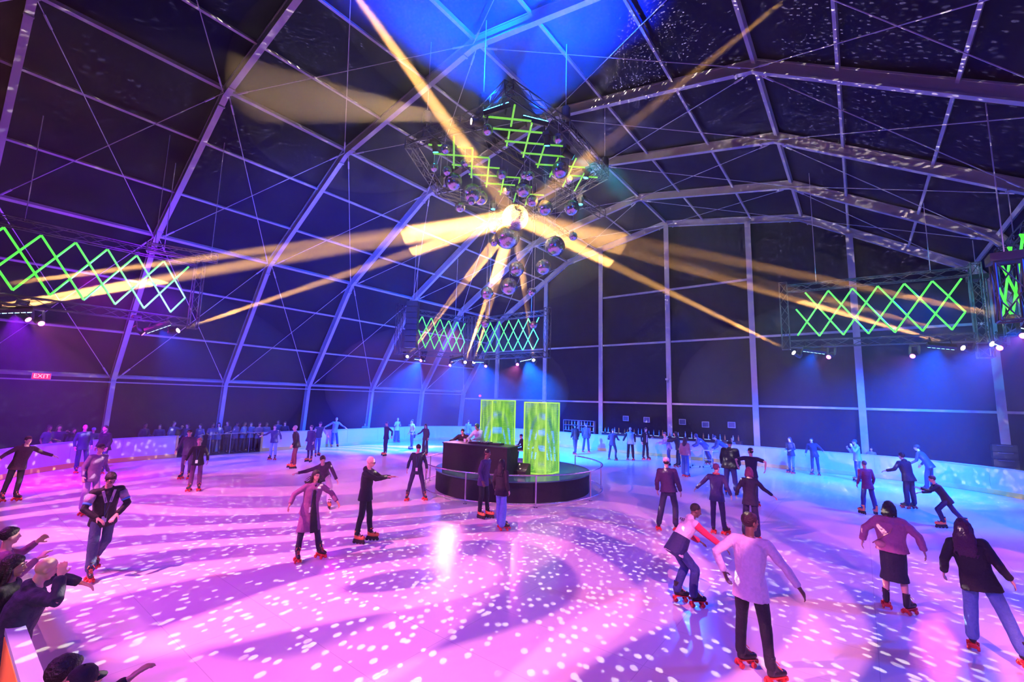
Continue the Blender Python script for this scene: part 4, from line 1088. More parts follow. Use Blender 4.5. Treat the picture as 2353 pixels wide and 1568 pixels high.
# left side
person(px=(28, 1152), H=1.78, face=25, top=(.05, .015, .03), pants=BLACK, style='hoodie', hair=('short', (.04, .02, .02)), skates='quad', lean=(10, 6), fl=(.0, .05, 0), fr=(-.1, -.2, 0), hl=(.44, .12, -.26), hr=(.42, .15, -.25), label='skater in a dark hoodie cut off by the left edge, arms spread for balance')
person(head=(197, 978), H=1.80, face=20, top=NAVY, pants=NAVY, style='jacket', hair=('none', (0, 0, 0)), skates='quad', lean=(6, -3), leg='reg', fl=(.05, .2, 0), fr=(0, -.1, 0), label='bald skater in navy standing against the left white boards')
person(head=(247, 981), H=1.78, face=-50, top=BLACK, pants=DKJ, style='puffer', hair=('crop', HAIRD), label='skater in a bulky black jacket by the left boards beside the bald skater')
person(head=(222, 1023), H=1.76, face=35, top=(.16, .08, .24), pants=(.45, .30, .50), style='shirt', hair=('cap', (.03, .02, .03)), sleeve=None, leg='reg', fl=(.1, .12, 0), fr=(-.05, -.1, 0), lean=(8, 3), extra=('glasses',), hr=(.12, .0, -.5), hl=(.2, -.1, -.45), label='skater in dark cap, grey top and pale trousers behind the man with a badge')
J6 = person(px=(212, 1333), H=1.80, face=12, top=BLACK, pants=DKJ, style='jacket', sleeve=BLACK, shirt=(.02, .02, .03), det=2, hair=('short', HAIRD), lean=(16, -3), turn=5, nod=22, fl=(-.42, .10, .13), fr=(.06, -.06, 0), hip=(-.08, .05), fyaw=(-5, -6), legpit=(20, 0),
       hl=(-.06, .20, -.40), hr=(-.05, .20, -.40), el=(-.4, 1.2, -.2), leg='reg', extra=('glasses', 'lanyard'), curl=.25, label='man in glasses and black jacket with pale upper sleeves, hands at his belly')
# pale upper arm patches and lapels of that jacket
for i in (0, 1):
    t = MB(); a_, b_ = J6['SH'][i], J6['EL'][i]
    t.tube([a_.lerp(b_, .12), a_.lerp(b_, .62)], [.0715, .066], 16); t.build('pale_sleeve_panel', cloth_mat((.38, .30, .42)), J6['topo'], True)
    t = MB(); t.tube([a_.lerp(b_, .62), a_.lerp(b_, .74)], [.067, .065], 16); t.build('blue_sleeve_band', cloth_mat((.05, .25, .7)), J6['topo'], True)
    sg = 1-2*i; f = J6['fwd2']; t = MB()
    p0 = J6['neck']+J6['lat']*.085*sg+f*.085; p1 = J6['chest']+J6['lat']*.03*sg+f*.150
    t.bar(p0, p1, .038, .014, f); t.build('pale_lapel', cloth_mat((.6, .5, .6)), J6['topo'])
person(px=(447, 1128), H=1.66, face=-8, top=BLACK, pants=(.12, .04, .12), style='jacket', hair=('short', (.25, .16, .10)), lean=(8, 0), leg='reg', hl=(.14, .12, -.46), hr=(.16, .10, -.45), extra=('lanyard',), fl=(.03, .12, 0), fr=(.0, -.16, 0), label='short skater in black jacket with a lanyard before the gap in the boards')
person(px=(425, 1101), H=1.76, face=-15, top=(.03, .02, .09), pants=(.05, .03, .12), style='jacket', hair=('cap', BLACK), lean=(5, 0), hr=(.16, .1, -.46), label='skater in a dark cap just behind the short skater with the lanyard')
# middle back left
person(px=(626, 1057), H=1.64, face=-15, top=(.03, .02, .08), pants=(.25, .38, .65), style='hoodie', hair=('short', (.06, .02, .04)), lean=(6, 0), leg='reg', hr=(.38, .15, -.22), hl=(.2, .1, -.44), label='skater in a dark hoodie and light blue jeans where the boards begin')
person(px=(677, 1077), H=1.80, face=-95, top=BLACK, pants=(.16, .05, .08), style='jacket', build=1.12, hair=('crop', (.5, .32, .3)), skates='inline', lean=(8, 0), fl=(.0, .1, 0), fr=(.15, -.1, 0), label='fair haired skater in a black jacket and maroon trousers seen from the side')
person(px=(711, 1062), H=1.68, face=-35, top=(.05, .02, .07), pants=(.04, .02, .07), style='coat', sex='f', hair=('short', (.1, .03, .05)), skates='inline', label='skater in a dark purple coat with white socks beside the fair haired skater')
person(px=(727, 1049), H=1.78, face=20, top=(.03, .04, .10), pants=JEAN, sleeve=(.45, .45, .5), style='bomber', hair=('cap', NAVY), lean=(16, 0), skates='inline', fl=(-.1, .12, 0), fr=(.1, -.1, 0), hl=(.2, .2, -.40), label='skater in a blue varsity jacket with pale sleeves behind the purple coat')
person(px=(766, 1028), H=1.80, face=10, top=(.16, .22, .42), pants=(.02, .06, .25), style='jacket', hair=('crop', (.2, .15, .12)), lean=(10, 4), leg='reg', skates='inline', hl=(.40, .1, -.30), hr=(.42, .05, -.24), fl=(-.05, .24, 0), fr=(.05, -.1, 0), label='skater in a grey-blue jacket gliding by the boards with arms spread')
person(px=(749, 1168), H=1.76, face=10, top=(.04, .015, .06), pants=(.62, .52, .60), style='jacket', det=2, hair=('short', HAIRD), skates='inline', skin='l', lean=(40, -14), hip=(-.22, -.10), drop=.12, turn=-4, nod=6, leg='reg',
       fl=(.08, .06, 0), fr=(-.60, -.30, .06), hr=(.50, .08, -.10), hl=(.22, .16, -.46), fyaw=(0, -20), label='skater lunging forward in a dark jacket and pale trousers, one arm flung out')
J15 = person(px=(702, 1285), H=1.66, face=14, top=(.20, .07, .19), pants=(.02, .01, .04), style='coat', sex='f', det=2, hair=('long', HAIRD), shirt=BLACK, lean=(3, 6), fl=(.12, .24, 0), fr=(.06, -.19, 0), fyaw=(25, -5), turn=12,
       hl=(.32, .14, -.34), hr=(.34, .12, -.33), el=(-.6, .6, -.1), extra=('lanyard', 'blown'), skin='m', label='woman with long dark hair in a mauve trench coat, arms held out')
t = MB(); f_ = J15['h']; l_ = J15['lat']; kn = J15['pel']-Vector((0, 0, .42))+l_*.05
eloft(t, [J15['chest']+f_*.125+l_*.01, J15['waist']+f_*.135+l_*.02, J15['pel']+f_*.165+l_*.04, kn+f_*.215+l_*.02], [(.035, .02), (.045, .02), (.065, .02), (.085, .02)], l_, 10)
link('dark_dress_front', fuse(t, .012, 1), cloth_mat(BLACK), J15['root'])
person(px=(833, 1247), H=1.80, face=72, top=BLACK, pants=BLACK, style='hoodie', det=2, hair=('crop', (.62, .42, .36)), skates='inline', skin='l', lean=(2, 0), fl=(.12, .11, 0), fr=(-.10, -.13, 0), nod=16, fyaw=(5, -12),
       hl=(-.02, .50, -.12), hr=(-.20, .46, -.10), el=(.0, .2, -1), extra=('glasses',), curl=.1, label='cropped blond man in glasses and black hoodie holding both arms straight ahead')
person(px=(885, 1048), H=1.78, face=-60, top=(.015, .02, .07), pants=(.015, .02, .07), style='jacket', hair=('cap', (.04, .12, .3)), skates='inline', lean=(0, 0), leg='reg', hl=(.08, -.2, -.44), hr=(.08, -.2, -.44), label='skater in navy tracksuit and blue cap, hands behind the back')
person(px=(911, 1017), H=1.66, face=15, top=(.42, .45, .62), pants=(.02, .03, .10), style='hoodie', sex='f', hair=('short', (.5, .4, .4)), leg='wide', hl=(-.02, .22, -.12), hr=(.0, .22, -.15), extra=('phone',), label='skater in pale top and wide dark trousers holding a phone by far boards')
person(px=(946, 1033), H=1.78, face=-60, top=(.6, .62, .7), pants=(.05, .1, .3), style='tee', hair=('short', HAIRD), skates='inline', lean=(4, 0), extra=('tied',), label='skater in a white T-shirt with a jacket tied round the waist')
person(px=(976, 1046), H=1.68, face=-25, top=(.015, .02, .06), pants=(.015, .02, .06), style='jacket', sex='f', hair=('long', HAIRD), leg='wide', hr=(.34, .1, -.30), extra=('glasses',), label='skater with long dark hair all in black reaching for the one in the white T-shirt')
person(px=(955, 1149), H=1.72, face=0, top=(.012, .015, .05), pants=(.03, .02, .08), style='shirt', det=2, hair=('bowl', HAIRD), lean=(6, 0), fl=(.02, .28, 0), fr=(.04, -.28, 0), drop=.03, turn=18, nod=12, extra=('lanyard',), fyaw=(20, -10), hl=(.14, .05, -.48), hr=(.14, .06, -.47), label='teenager with dark fringe in navy, legs apart, standing left of the stage')
# at the rail
person(px=(1108, 1192), H=1.80, face=60, top=(.07, .04, .12), pants=BLACK, style='shirt', det=2, hair=('backcap', BLACK), skates='inline', skin='d', lean=(6, 0), hl=(.07, -.02, -.5), hr=(.07, .05, -.5), fl=(.10, .1, 0), fr=(-.06, -.06, 0), extra=('noface',), label='man in a black cap and purple shirt with a red lanyard at the stage rail')
person(px=(1149, 1217), H=1.66, face=150, top=(.010, .008, .016), pants=(.16, .30, .62), style='jacket', det=2, hair=('long', (.008, .006, .01)), leg='wide', sex='f', lean=(0, 0), fl=(.10, .06, 0), fr=(-.08, -.1, 0), fyaw=(-40, -50), hr=(.06, .05, -.5), extra=('noface',), label='dark haired skater in a black top and bright blue flared jeans at the stage rail')
# far side of the rink behind the stage
person(head=(1076, 967), H=1.72, face=150, top=(.05, .12, .35), pants=NAVY, style='jacket', hair=('short', HAIRD), lean=(4, 0), label='skater in a blue jacket on the far side of the rink behind the booth')
person(px=(1322, 1045), H=1.80, face=-150, top=BLACK, pants=DKJ, style='hoodie', hair=('short', HAIRD), leg='reg', fl=(-.18, .1, 0), fr=(.2, -.1, 0), label='skater in a black hoodie and dark jeans by the right end of the rail')
person(px=(1347, 1040), H=1.78, face=180, top=(.03, .04, .08), pants=DKJ, style='puffer', hair=('beanie', NAVY), leg='reg', fl=(0, .2, 0), fr=(0, -.16, 0), label='skater in a padded jacket beyond the one in the black hoodie')
person(px=(1408, 1058), H=1.76, face=165, top=NAVY, pants=(.02, .025, .07), style='jacket', hair=('crop', (.1, .08, .07)), leg='slim', lean=(10, 0), drop=.06, hip=(-.08, 0), fl=(.06, .24, 0), fr=(-.1, -.2, 0), hl=(.1, .3, -.3), hr=(.1, .3, -.3), label='grey haired skater in navy crouching slightly by the cyan boards')
person(px=(1449, 1058), H=1.78, face=180, top=(.22, .45, .60), pants=BLACK, sleeve=BLACK, style='hoodie', build=1.1, hair=('crop', (.4, .4, .4)), leg='reg', fl=(0, .15, 0), fr=(0, -.15, 0), hl=(.22, 0, -.45), label='fair haired skater in a pale blue top with black sleeves seen from behind')
person(px=(1483, 1057), H=1.78, face=40, top=BLACK, pants=BLACK, style='jacket', hair=('short', HAIRD), leg='reg', shirt=(.5, .5, .5), hl=(.05, .25, -.20), hr=(.1, 0, -.5), label='dark haired skater in a black suit facing right by the cyan boards')
person(px=(1538, 1070), H=1.70, face=-70, top=(.35, .40, .62), pants=(.06, .10, .28), style='shirt', hair=('cap', (.05, .08, .25)), skates='inline', lean=(16, 0), leg='reg', hl=(.1, .35, -.3), hr=(.1, .35, -.3), label='skater in a cap and pale blue patterned shirt leaning to the left')
person(px=(1560, 1074), H=1.76, face=-90, top=(.008, .010, .025), pants=(.012, .015, .04), style='hoodie', build=1.15, sex='f', hair=('long', (.01, .01, .012)), lean=(10, 0), hl=(0, .48, -.16), hr=(0, .48, -.12), leg='reg', label='long haired skater in black stretching both arms to the left')
person(px=(1575, 1096), H=1.70, face=160, top=(.55, .30, .34), pants=(.05, .22, .60), style='bomber', sex='f', hair=('long', (.08, .05, .08)), leg='wide', extra=('bag',), fl=(.05, .1, 0), fr=(-.1, -.12, 0), label='skater with long hair in a pink jacket and bright blue jeans')
person(px=(1622, 1069), H=1.78, face=-80, top=(.04, .08, .28), pants=(.03, .06, .20), style='puffer', hair=('hood', (.04, .06, .16)), lean=(42, 0), hip=(.0, 0), leg='reg', fl=(-.35, .1, 0), fr=(-.2, -.1, 0), hl=(.02, .30, -.38), hr=(.02, .30, -.38), label='hooded skater bent over a skating aid in a blue ribbed jacket')
person(px=(1668, 1072), H=1.80, face=-75, top=(.04, .09, .26), pants=(.02, .03, .08), style='jacket', hair=('cap', NAVY), lean=(48, 0), leg='reg', fl=(-.3, .1, 0), fr=(-.15, -.1, 0), hl=(.02, .25, -.42), hr=(.02, .25, -.42), label='skater in a navy cap leaning far forward onto a skating aid')
person(px=(1680, 1139), H=1.88, face=170, top=(.010, .012, .03), pants=(.03, .06, .18), style='puffer', build=1.25, hair=('beanie', (.01, .02, .05)), skates='inline', leg='reg', lean=(6, 0), fl=(.0, .16, 0), fr=(.04, -.16, 0), label='very broad skater in a black padded jacket and beanie seen from behind')
person(head=(1724, 1033), H=1.80, face=168, top=(.012, .015, .05), pants=NAVY, style='tee', build=1.12, hair=('cap', BLACK), turn=60, hl=(.26, .10, -.28), hr=(.22, .0, -.30), el=(-.5, 1.0, .1), label='skater in a dark T-shirt and cap with elbows held out')
person(px=(1650, 1229), H=1.68, face=170, top=(.03, .03, .12), pants=(.03, .02, .09), style='shirt', det=2, hair=('short', (.16, .03, .10)), skin='l', turn=-30, lean=(2, 0), extra=('scarf', 'noface'), leg='slim', fl=(.03, .12, 0), fr=(.08, -.15, 0), fyaw=(5, -30), hl=(.36, .05, -.38), hr=(.16, .05, -.46), label='teenager with reddish hair and orange collar in a dark blue top, back turned')
person(px=(1727, 1240), H=1.66, face=175, top=(.010, .012, .035), pants=(.012, .015, .05), style='shirt', sex='f', det=2, hair=('bob', (.18, .03, .09)), leg='wide', hl=(.18, .08, -.44), hr=(.38, .02, -.34), extra=('noface',), label='skater with reddish bobbed hair dressed in black, back turned, one arm out')
person(px=(1538, 1224), H=1.80, face=176, top=(.06, .025, .09), pants=(.015, .02, .06), style='bomber', det=2, hair=('backcap', (.75, .68, .72)), leg='reg', lean=(2, 4), fl=(.0, .26, 0), fr=(.0, -.16, .06), hr=(.14, .04, -.50), extra=('noface',), label='skater in a white backwards cap and dark leather jacket seen from behind')
J45 = person(px=(1570, 1388), H=1.72, face=115, top=(.72, .62, .70), pants=(.03, .05, .20), sleeve=(.85, .04, .10), style='hoodie', det=2, hair=('crop', HAIRD), skin='d', leg='reg', lean=(30, 6), hip=(-.10, 0), drop=.10, turn=-8, nod=8,
       fl=(-.06, .12, 0), fr=(.14, -.10, 0), hr=(.16, .40, -.33), hl=(.10, .30, -.38), fyaw=(-8, -6), extra=('noface',), label='leaning skater in a white, navy and red colour-block hoodie and blue jeans')
t = MB(); s_ = J45['sp2']; eloft(t, [J45['pel']-s_*.13, J45['pel']+s_*.06, J45['waist']+s_*.06], [(.208, .158), (.212, .158), (.190, .140)], J45['lat'], 18)
link('navy_hem_panel', fuse(t, .012, 2, .005), cloth_mat((.015, .02, .10)), J45['topo'])
def text_obj(cu, m):
    o = bpy.data.objects.new('tmp', cu); COL.objects.link(o); dg = bpy.context.evaluated_depsgraph_get(); dg.update()
    me = bpy.data.meshes.new_from_object(o.evaluated_get(dg)); bpy.data.objects.remove(o); me.materials.clear(); return link('lettering', me, m)
# lettering across the back
def back_text(J, txt, sz, up, dx, m, out=.0):
    cu = bpy.data.curves.new('lettering', 'FONT'); cu.body = txt; cu.size = sz; cu.extrude = .002; cu.align_x = 'CENTER'
    o = text_obj(cu, m)
    n = -J['fwd2']; upv = J['sp2']; x = upv.cross(n)
    p = J['chest']+upv*up+n*(.115*J['s']*J['pf']+.014+out)+x*dx
    o.matrix_basis = Matrix(((x.x, upv.x, n.x, p.x), (x.y, upv.y, n.y, p.y), (x.z, upv.z, n.z, p.z), (0, 0, 0, 1)))
    o.parent = J['topo']; return o
back_text(J45, 'POLO', .075, .07, 0, cloth_mat(BLACK))
person(px=(1733, 1556), H=1.84, face=165, top=(.78, .66, .72), pants=(.010, .010, .02), style='shirt', det=2, hair=('short', (.03, .008, .015)), skin='d', leg='slim', turn=-38, lean=(5, 0), build=1.03,
       fl=(.10, .17, 0), fr=(-.06, -.20, 0), fyaw=(-40, -35), hr=(.30, .12, -.44), hl=(.12, -.05, -.42), el=(-.5, 1, 0), extra=('noface',), label='big man in a white sweatshirt and black jeans at the front right, back turned')
# right side
person(px=(1820, 1088), H=1.70, face=-30, top=(.015, .02, .05), pants=(.06, .15, .38), style='jacket', sex='f', hair=('long', (.03, .03, .05)), leg='slim', hl=(-.02, .2, -.32), hr=(-.02, .2, -.32), skates='quad', label='long haired skater in a black jacket and jeans standing by the right boards')
person(px=(1874, 1092), H=1.72, face=-10, top=(.012, .014, .04), pants=(.012, .014, .04), style='jacket', hair=('short', HAIRD), leg='slim', lean=(4, -8), hr=(.1, .12, -.44), hl=(.30, -.05, -.34), fl=(0, .16, 0), fr=(0, -.12, 0), label='smiling skater all in black by the right boards')
person(px=(1974, 1107), H=1.78, face=-60, top=(.25, .36, .55), pants=(.04, .08, .25), style='hoodie', hair=('cap', (.03, .05, .16)), skates='inline', leg='reg', hl=(-.05, .22, .02), hr=(-.05, .25, -.08), label='skater in a pale blue jacket and dark cap with hands raised to the chin')
person(px=(1998, 1184), H=1.55, face=-150, top=(.16, .03, .10), pants=(.03, .05, .16), style='shirt', hair=('crop', (.08, .10, .14)), skates='inline', skin='m', leg='reg', fl=(.02, .18, 0), fr=(-.06, -.2, 0), lean=(6, 0), label='child in a maroon shirt and dark jeans skating away near the right side')
person(px=(2094, 1170), H=1.76, face=-130, top=(.008, .010, .03), pants=(.012, .015, .05), style='hoodie', build=1.12, hair=('short', HAIRD), leg='reg', lean=(12, 0), hl=(.26, .25, -.30), hr=(.08, .2, -.45), fl=(0, .13, 0), fr=(0, -.15, 0), label='skater in a black hoodie and black trousers right of the child in maroon')
person(px=(2134, 1130), H=1.86, face=-110, top=(.02, .025, .09), pants=(.015, .02, .06), style='jacket', hair=('short', HAIRD), leg='reg', lean=(26, 0), hip=(-.1, 0), hl=(.05, .25, -.42), hr=(.1, .1, -.48), fl=(0, .12, 0), fr=(-.1, -.14, 0), label='tall skater in navy leaning forward against the right boards')
person(px=(2176, 1214), H=1.50, face=-75, top=(.010, .012, .03), pants=(.015, .02, .08), style='jacket', hair=('short', (.05, .03, .05)), skates='inline', leg='reg', lean=(24, 0), drop=.12, hip=(-.05, 0), hl=(.0, .46, -.10), hr=(.05, .35, -.3), fl=(.10, .1, 0), fr=(-.52, -.14, 0), label='child in black pushing off to the left in front of the right boards')
J54 = person(px=(2062, 1405), H=1.66, face=176, top=(.42, .14, .26), pants=(.010, .012, .035), style='bomber', sex='f', det=2, build=1.12, hair=('bob', (.012, .010, .014)), leg='bare', lean=(0, 0), fl=(.02, .14, 0), fr=(-.04, -.14, 0),
       hl=(.26, .06, -.44), hr=(.26, .06, -.44), el=(-.2, 1.4, 0), extra=('strap', 'noface', 'bag'), skin='l', fyaw=(10, -28), label='woman in a pink satin bomber jacket and long black skirt, back turned')
J55 = person(px=(2297, 1520), H=1.70, face=178, top=(.014, .010, .018), pants=(.10, .20, .46), style='jacket', sex='f', det=2, build=1.12, hair=('curly', (.07, .015, .05)), leg='reg', lean=(2, 10), hip=(0, .12), fl=(.12, .26, 0), fr=(-.10, -.26, 0),
       hl=(.12, .04, -.46), hr=(.24, .04, -.44), extra=('noface',), fyaw=(4, -60), label='woman with long curly hair in a black leather jacket and blue jeans, back turned')
# ------------------------------------------------------------------ bystanders on and behind the stage
def stage_pos(px, back):
    q = ray(px, 1000); q = Vector((q.x, q.y, 0)).normalized()
    c = bo.location+bn*back; n_ = bn       # meet the line parallel to the booth, 'back' metres behind its middle
    t_ = (Vector((c.x, c.y, 0)).dot(n_))/q.dot(n_); return (q.x*t_, q.y*t_)
person(pos=stage_pos(1103, .90), z0=SH_, H=1.70, face=-42, top=(.55, .66, .64), pants=BLACK, style='puffer', det=2, skates=None, hair=('hood', (.02, .10, .06)), skin='m', nod=24, lean=(16, 0), hip=(-.06, 0), hl=(-.02, .42, -.26), hr=(.04, .40, -.28), el=(-.3, .8, -.6), label='disc jockey in a white padded jacket and green hood at the booth')
person(pos=stage_pos(1066, 1.0), z0=SH_, H=1.62, face=-15, top=(.008, .008, .015), pants=BLACK, style='puffer', build=1.1, skates=None, hair=('short', HAIRD), skin='l', lean=(26, 0), hip=(-.10, 0), drop=.12, hl=(.2, .3, -.30), hr=(.34, .25, -.22), label='person in a wide black jacket leaning on the booth beside the disc jockey')
for px, lb, fc in (((1188, 1058), 'dark clothed person sitting on the bench seen between the two green towers', -70), ((1216, 1060), 'person sitting on the bench mostly hidden by the right green tower', -80)):
    person(px=px, H=1.74, face=fc, top=BLACK, pants=BLACK, style='jacket', hair=('short', HAIRD), drop=.40, hip=(-.42, 0), fl=(.02, .12, 0), fr=(.1, -.1, 0), lean=(14, 0), hl=(.0, .34, -.36), hr=(.0, .34, -.36), label=lb)
p = at_z(1196, 1054); 
a = Vector((p.x, p.y, 0)).normalized(); rt = Vector((a.y, -a.x, 0)); c = p+rt*.42
be = empty('bench', (c.x, c.y, 0), math.atan2(a.y, a.x), 'plain bench behind the stage with people sitting on it', 'bench')
MB().box((.2, 0, .50), (1.9, .36, .05)).build('seat', mat('pale_bench', (.55, .6, .5), .5), be)
for x in (-.65, 1.05):
    for y in (-.14, .14): MB().box((x, y, .24), (.05, .05, .475)).build('leg', M_chrome, be)
# skating aids
def aid(px, rz, label):
    p = at_z(*px); r = empty('skating_aid', (p.x, p.y, 0), rz, label, 'skating aid')
    M_w = mat('white_tube_frame', (.8, .82, .85), .35)
    for s_ in (-1, 1):
        MB().tube([(-.30, .26*s_, .06), (-.28, .26*s_, .80), (-.25, .26*s_, .88), (-.18, .26*s_, .92), (.30, .26*s_, .92)], .022, 8).build('side_tube', M_w, r, True)
        MB().tube([(-.30, .26*s_, .06), (.38, .26*s_, .06)], .02, 8).build('ground_runner', M_w, r)
        for x in (-.3, .36): MB().lathe([(.03, -.02), (.05, -.01), (.05, .01), (.03, .02)], 12, c=(x, .26*s_, .05), M=Matrix.Rotation(math.pi/2, 3, 'X')).build('caster', M_black_rubber, r)
    MB().tube([(-.18, -.26, .92), (-.18, .26, .92)], .022, 8).build('handle_bar', M_w, r)
    MB().tube([(-.29, -.26, .45), (-.29, .26, .45)], .018, 8).build('cross_tube', M_w, r)
aid((1588, 1074), R_(60), 'white tubular skating aid held by the hooded skater bent over')
aid((1634, 1076), R_(70), 'white tubular skating aid pushed by the skater in the navy cap')

# ------------------------------------------------------------------ spectators
def az_at_x(px, X, py=980):
    d = ray(px, py); return Vector((X, d.y/d.x*X, 0))
NS = dict(skates=None)
person(head=(8, 1222), H=1.60, face=100, top=(.25, .1, .2), pants=BLACK, style='shirt', hair=('short', HAIRD), hl=(.0, .35, .05), hr=(.0, .3, -.1), label='spectator at the left edge raising clasped hands above the boards', **NS)
person(head=(14, 1288), H=1.62, face=70, top=BLACK, pants=BLACK, style='jacket', det=2, hair=('long', HAIRD), sex='f', skin='m', label='dark haired spectator at the left edge next to the bald man', **NS)
person(head=(46, 1296), H=1.66, face=95, top=(.012, .014, .05), pants=BLACK, style='puffer', det=2, hair=('none', (0, 0, 0)), skin='l', nod=14, lean=(12, 0), hr=(.10, .16, .20), hl=(.12, .42, -.10), el=(.6, .9, .2), label='bald spectator in a dark padded jacket leaning on the near boards, hand to his head', **NS)
person(head=(112, 1537), H=1.62, face=110, top=BLACK, pants=BLACK, style='jacket', det=2, hair=('short', HAIRD), skin='m', nod=10, label='top of a dark haired head at the bottom left corner', **NS)
person(head=(163, 1560), H=1.60, face=115, top=BLACK, pants=BLACK, style='jacket', hair=('cap', BLACK), skin='m', hl=(.0, .42, .02), label='spectator in a black cap cut off by the bottom edge', **NS)
rnd = random.Random(11)
hd = [(108, 27.9), (134, 28.1), (166, 28.3), (213, 28.6), (332, 0), (368, 0), (396, 0), (432, 0), (462, 0), (488, 0), (503, 0), (524, 0), (542, 0), (560, 0), (577, 0), (595, 0), (612, 0), (640, 0), (655, 0)]
desc = ['with a teal sleeve', 'holding an arm up', 'in a pale teal top', 'in a pale blue cap', 'with a blue lit face', 'half turned away', 'holding up a glowing phone', 'tall one with a lit face', 'leaning on the rail', 'beside the arch foot', 'with long hair', 'in a striped shirt', 'with folded arms', 'in a dark hooded top', 'next to the yellow light', 'short one by the boards', 'behind the hooded skater', 'with a pale face behind the white boards', 'furthest right of the crowd']
for i, (x, dd_) in enumerate(hd):
    if dd_: q = ray(x, 1000); q = Vector((q.x, q.y, 0)).normalized()*dd_
    else: q = az_at_x(x, -28.45-(i % 3)*.22)
    tc_ = rnd.choice([(.05, .12, .2), (.02, .02, .05), (.06, .10, .16), (.05, .06, .12), (.03, .05, .08)])
    person(pos=(q.x, q.y), H=rnd.uniform(1.58, 1.80), face=rnd.uniform(-35, 55), top=tc_, pants=BLACK, style=rnd.choice(['jacket', 'hoodie', 'shirt', 'tee']), det=0, sex=rnd.choice('mf'), skin=rnd.choice('lmd'),
           hair=(('cap', (.2, .5, .6)) if i == 3 else (rnd.choice(['short', 'long', 'bob', 'cap']), HAIRD)), hl=((.1, .25, .05) if i in (1, 6) else (.05, .25, -.3)), hr=(.05, .2, -.35) if i % 2 else None, extra=(('phone',) if i in (1, 6) else ()),
           label='spectator '+desc[i]+(' behind the boards at far left' if i < 4 else ' in the crowd at the left gap'), group='crowd behind the left boards', name='person', **NS)
for x, lb in ((858-20, 'spectator whose head shows over the far boards beside the pale arch foot'), (944, 'spectator with a white cap just over the far boards'), (1680, 'spectator with fair hair peering over the right boards'), (1997, 'spectator in a dark top just over the right boards')):
    q = ray(x, 980); 
    if x < 1300: P_ = Vector((q.x, q.y, 0))*(-28.6/q.x) if x < 1000 else None
    else: P_ = Vector((q.x, q.y, 0))*(29.85/q.y)
    person(pos=(P_.x, P_.y), H=1.42, face=10, top=(.1, .15, .2), pants=BLACK, style='jacket', det=0, hair=(('cap', (.7, .8, .8)) if x == 944 else ('short', (.3, .25, .1) if x == 1680 else HAIRD)), label=lb, **NS)
# low crowd barrier at the gap
cb = empty('crowd_rail', (-28.15, 0, 0), 0, 'dark metal crowd rail in front of the spectators at the gap', 'railing')
MB().tube([(0, 9.6, 1.1), (0, 12.6, 1.1)], .022, 8).build('top_rail', M_rigb, cb)
for y in (9.6, 10.6, 11.6, 12.6): MB().tube([(0, y, 0), (0, y, 1.1)], .02, 8).build('rail_post', M_rigb, cb)

# ------------------------------------------------------------------ bar, shelves and wall things behind the right boards
BY = 30.05
xa, xb = at_Y(1385, 1000, BY).x, at_Y(1705, 1010, BY).x
bar = empty('bar_counter', ((xa+xb)/2, BY, 0), 0, 'long dark bar counter with a glinting edge behind the cyan boards', 'bar')
MB().box((0, 0, .62), (xb-xa, .34, 1.24)).build('counter', mat('dark_counter', (.02, .02, .04), .4), bar)
MB().box((0, -.03, 1.27), (xb-xa+.1, .44, .05)).build('counter_top', mat('dark_gloss_top', (.04, .04, .06), .15), bar)
mb = MB(); rnd = random.Random(3); x = -(xb-xa)/2
while x < (xb-xa)/2-.4:
    l = rnd.uniform(.15, .45); mb.box((x+l/2, -.255, 1.27), (l, .012, .03)); x += l+rnd.uniform(.1, .3)
mb.build('edge_glints', mat('edge_glint_glow', (.1, .1, .1), .4, emit=(.35, .6, 1), estr=1.1), bar)  # reflected glints along the counter edge, put in as glowing dashes
bot = MB().lathe([(.036, 0), (.038, .01), (.038, .19), (.015, .25), (.014, .31), (.017, .315), (.017, .33)], 14).mesh('bottle', True)
gm = [mat('bottle_glass_%s' % n, c, .12, 0, .8) for n, c in (('teal', (.05, .35, .45)), ('clear', (.5, .6, .7)), ('amber', (.5, .18, .04)))]
bms = []
for m_ in gm: b_ = bot.copy(); b_.materials.append(m_); bms.append(b_)
for i in range(26):
    x = xa+(xb-xa)*(i+.5)/26+rnd.uniform(-.1, .1)
    o = bpy.data.objects.new('bottle', bms[rnd.randrange(3)]); COL.objects.link(o); o.location = (x, BY-.02+rnd.uniform(-.06, .1), 1.295); o.scale = (1, 1, rnd.uniform(.8, 1.1))
    tag(o, 'small bottle standing on the long bar counter', 'bottle', 'bottles on the bar counter')
for i, (x0, x1) in enumerate(((1297, 1331), (1333, 1367))):
    A, B = at_Y(x0, 990, BY), at_Y(x1, 990, BY); Wd = B.x-A.x
    r = empty('bottle_rack', ((A.x+B.x)/2, BY, 0), 0, ['left', 'right'][i]+' one of two thin metal bottle racks behind the boards', 'rack')
    for x in (-Wd/2, Wd/2): MB().box((x, 0, 1.0), (.04, .3, 2.0)).build('upright', M_rigb, r)
    for z in (1.22, 1.62): MB().box((0, 0, z), (Wd, .3, .03)).build('shelf', M_rigb, r)
    MB().box((0, 0, 1.98), (Wd, .3, .03)).build('top_bar', M_rigb, r)
    for k in range(10):
        o = bpy.data.objects.new('bottle', bms[rnd.randrange(3)]); COL.objects.link(o); o.location = ((A.x+B.x)/2-Wd/2+Wd*(k % 5+.5)/5, BY, 1.235 if k < 5 else 1.635)
        tag(o, 'bottle on the '+['left', 'right'][i]+' metal rack', 'bottle', 'bottles on the '+['left', 'right'][i]+' rack')
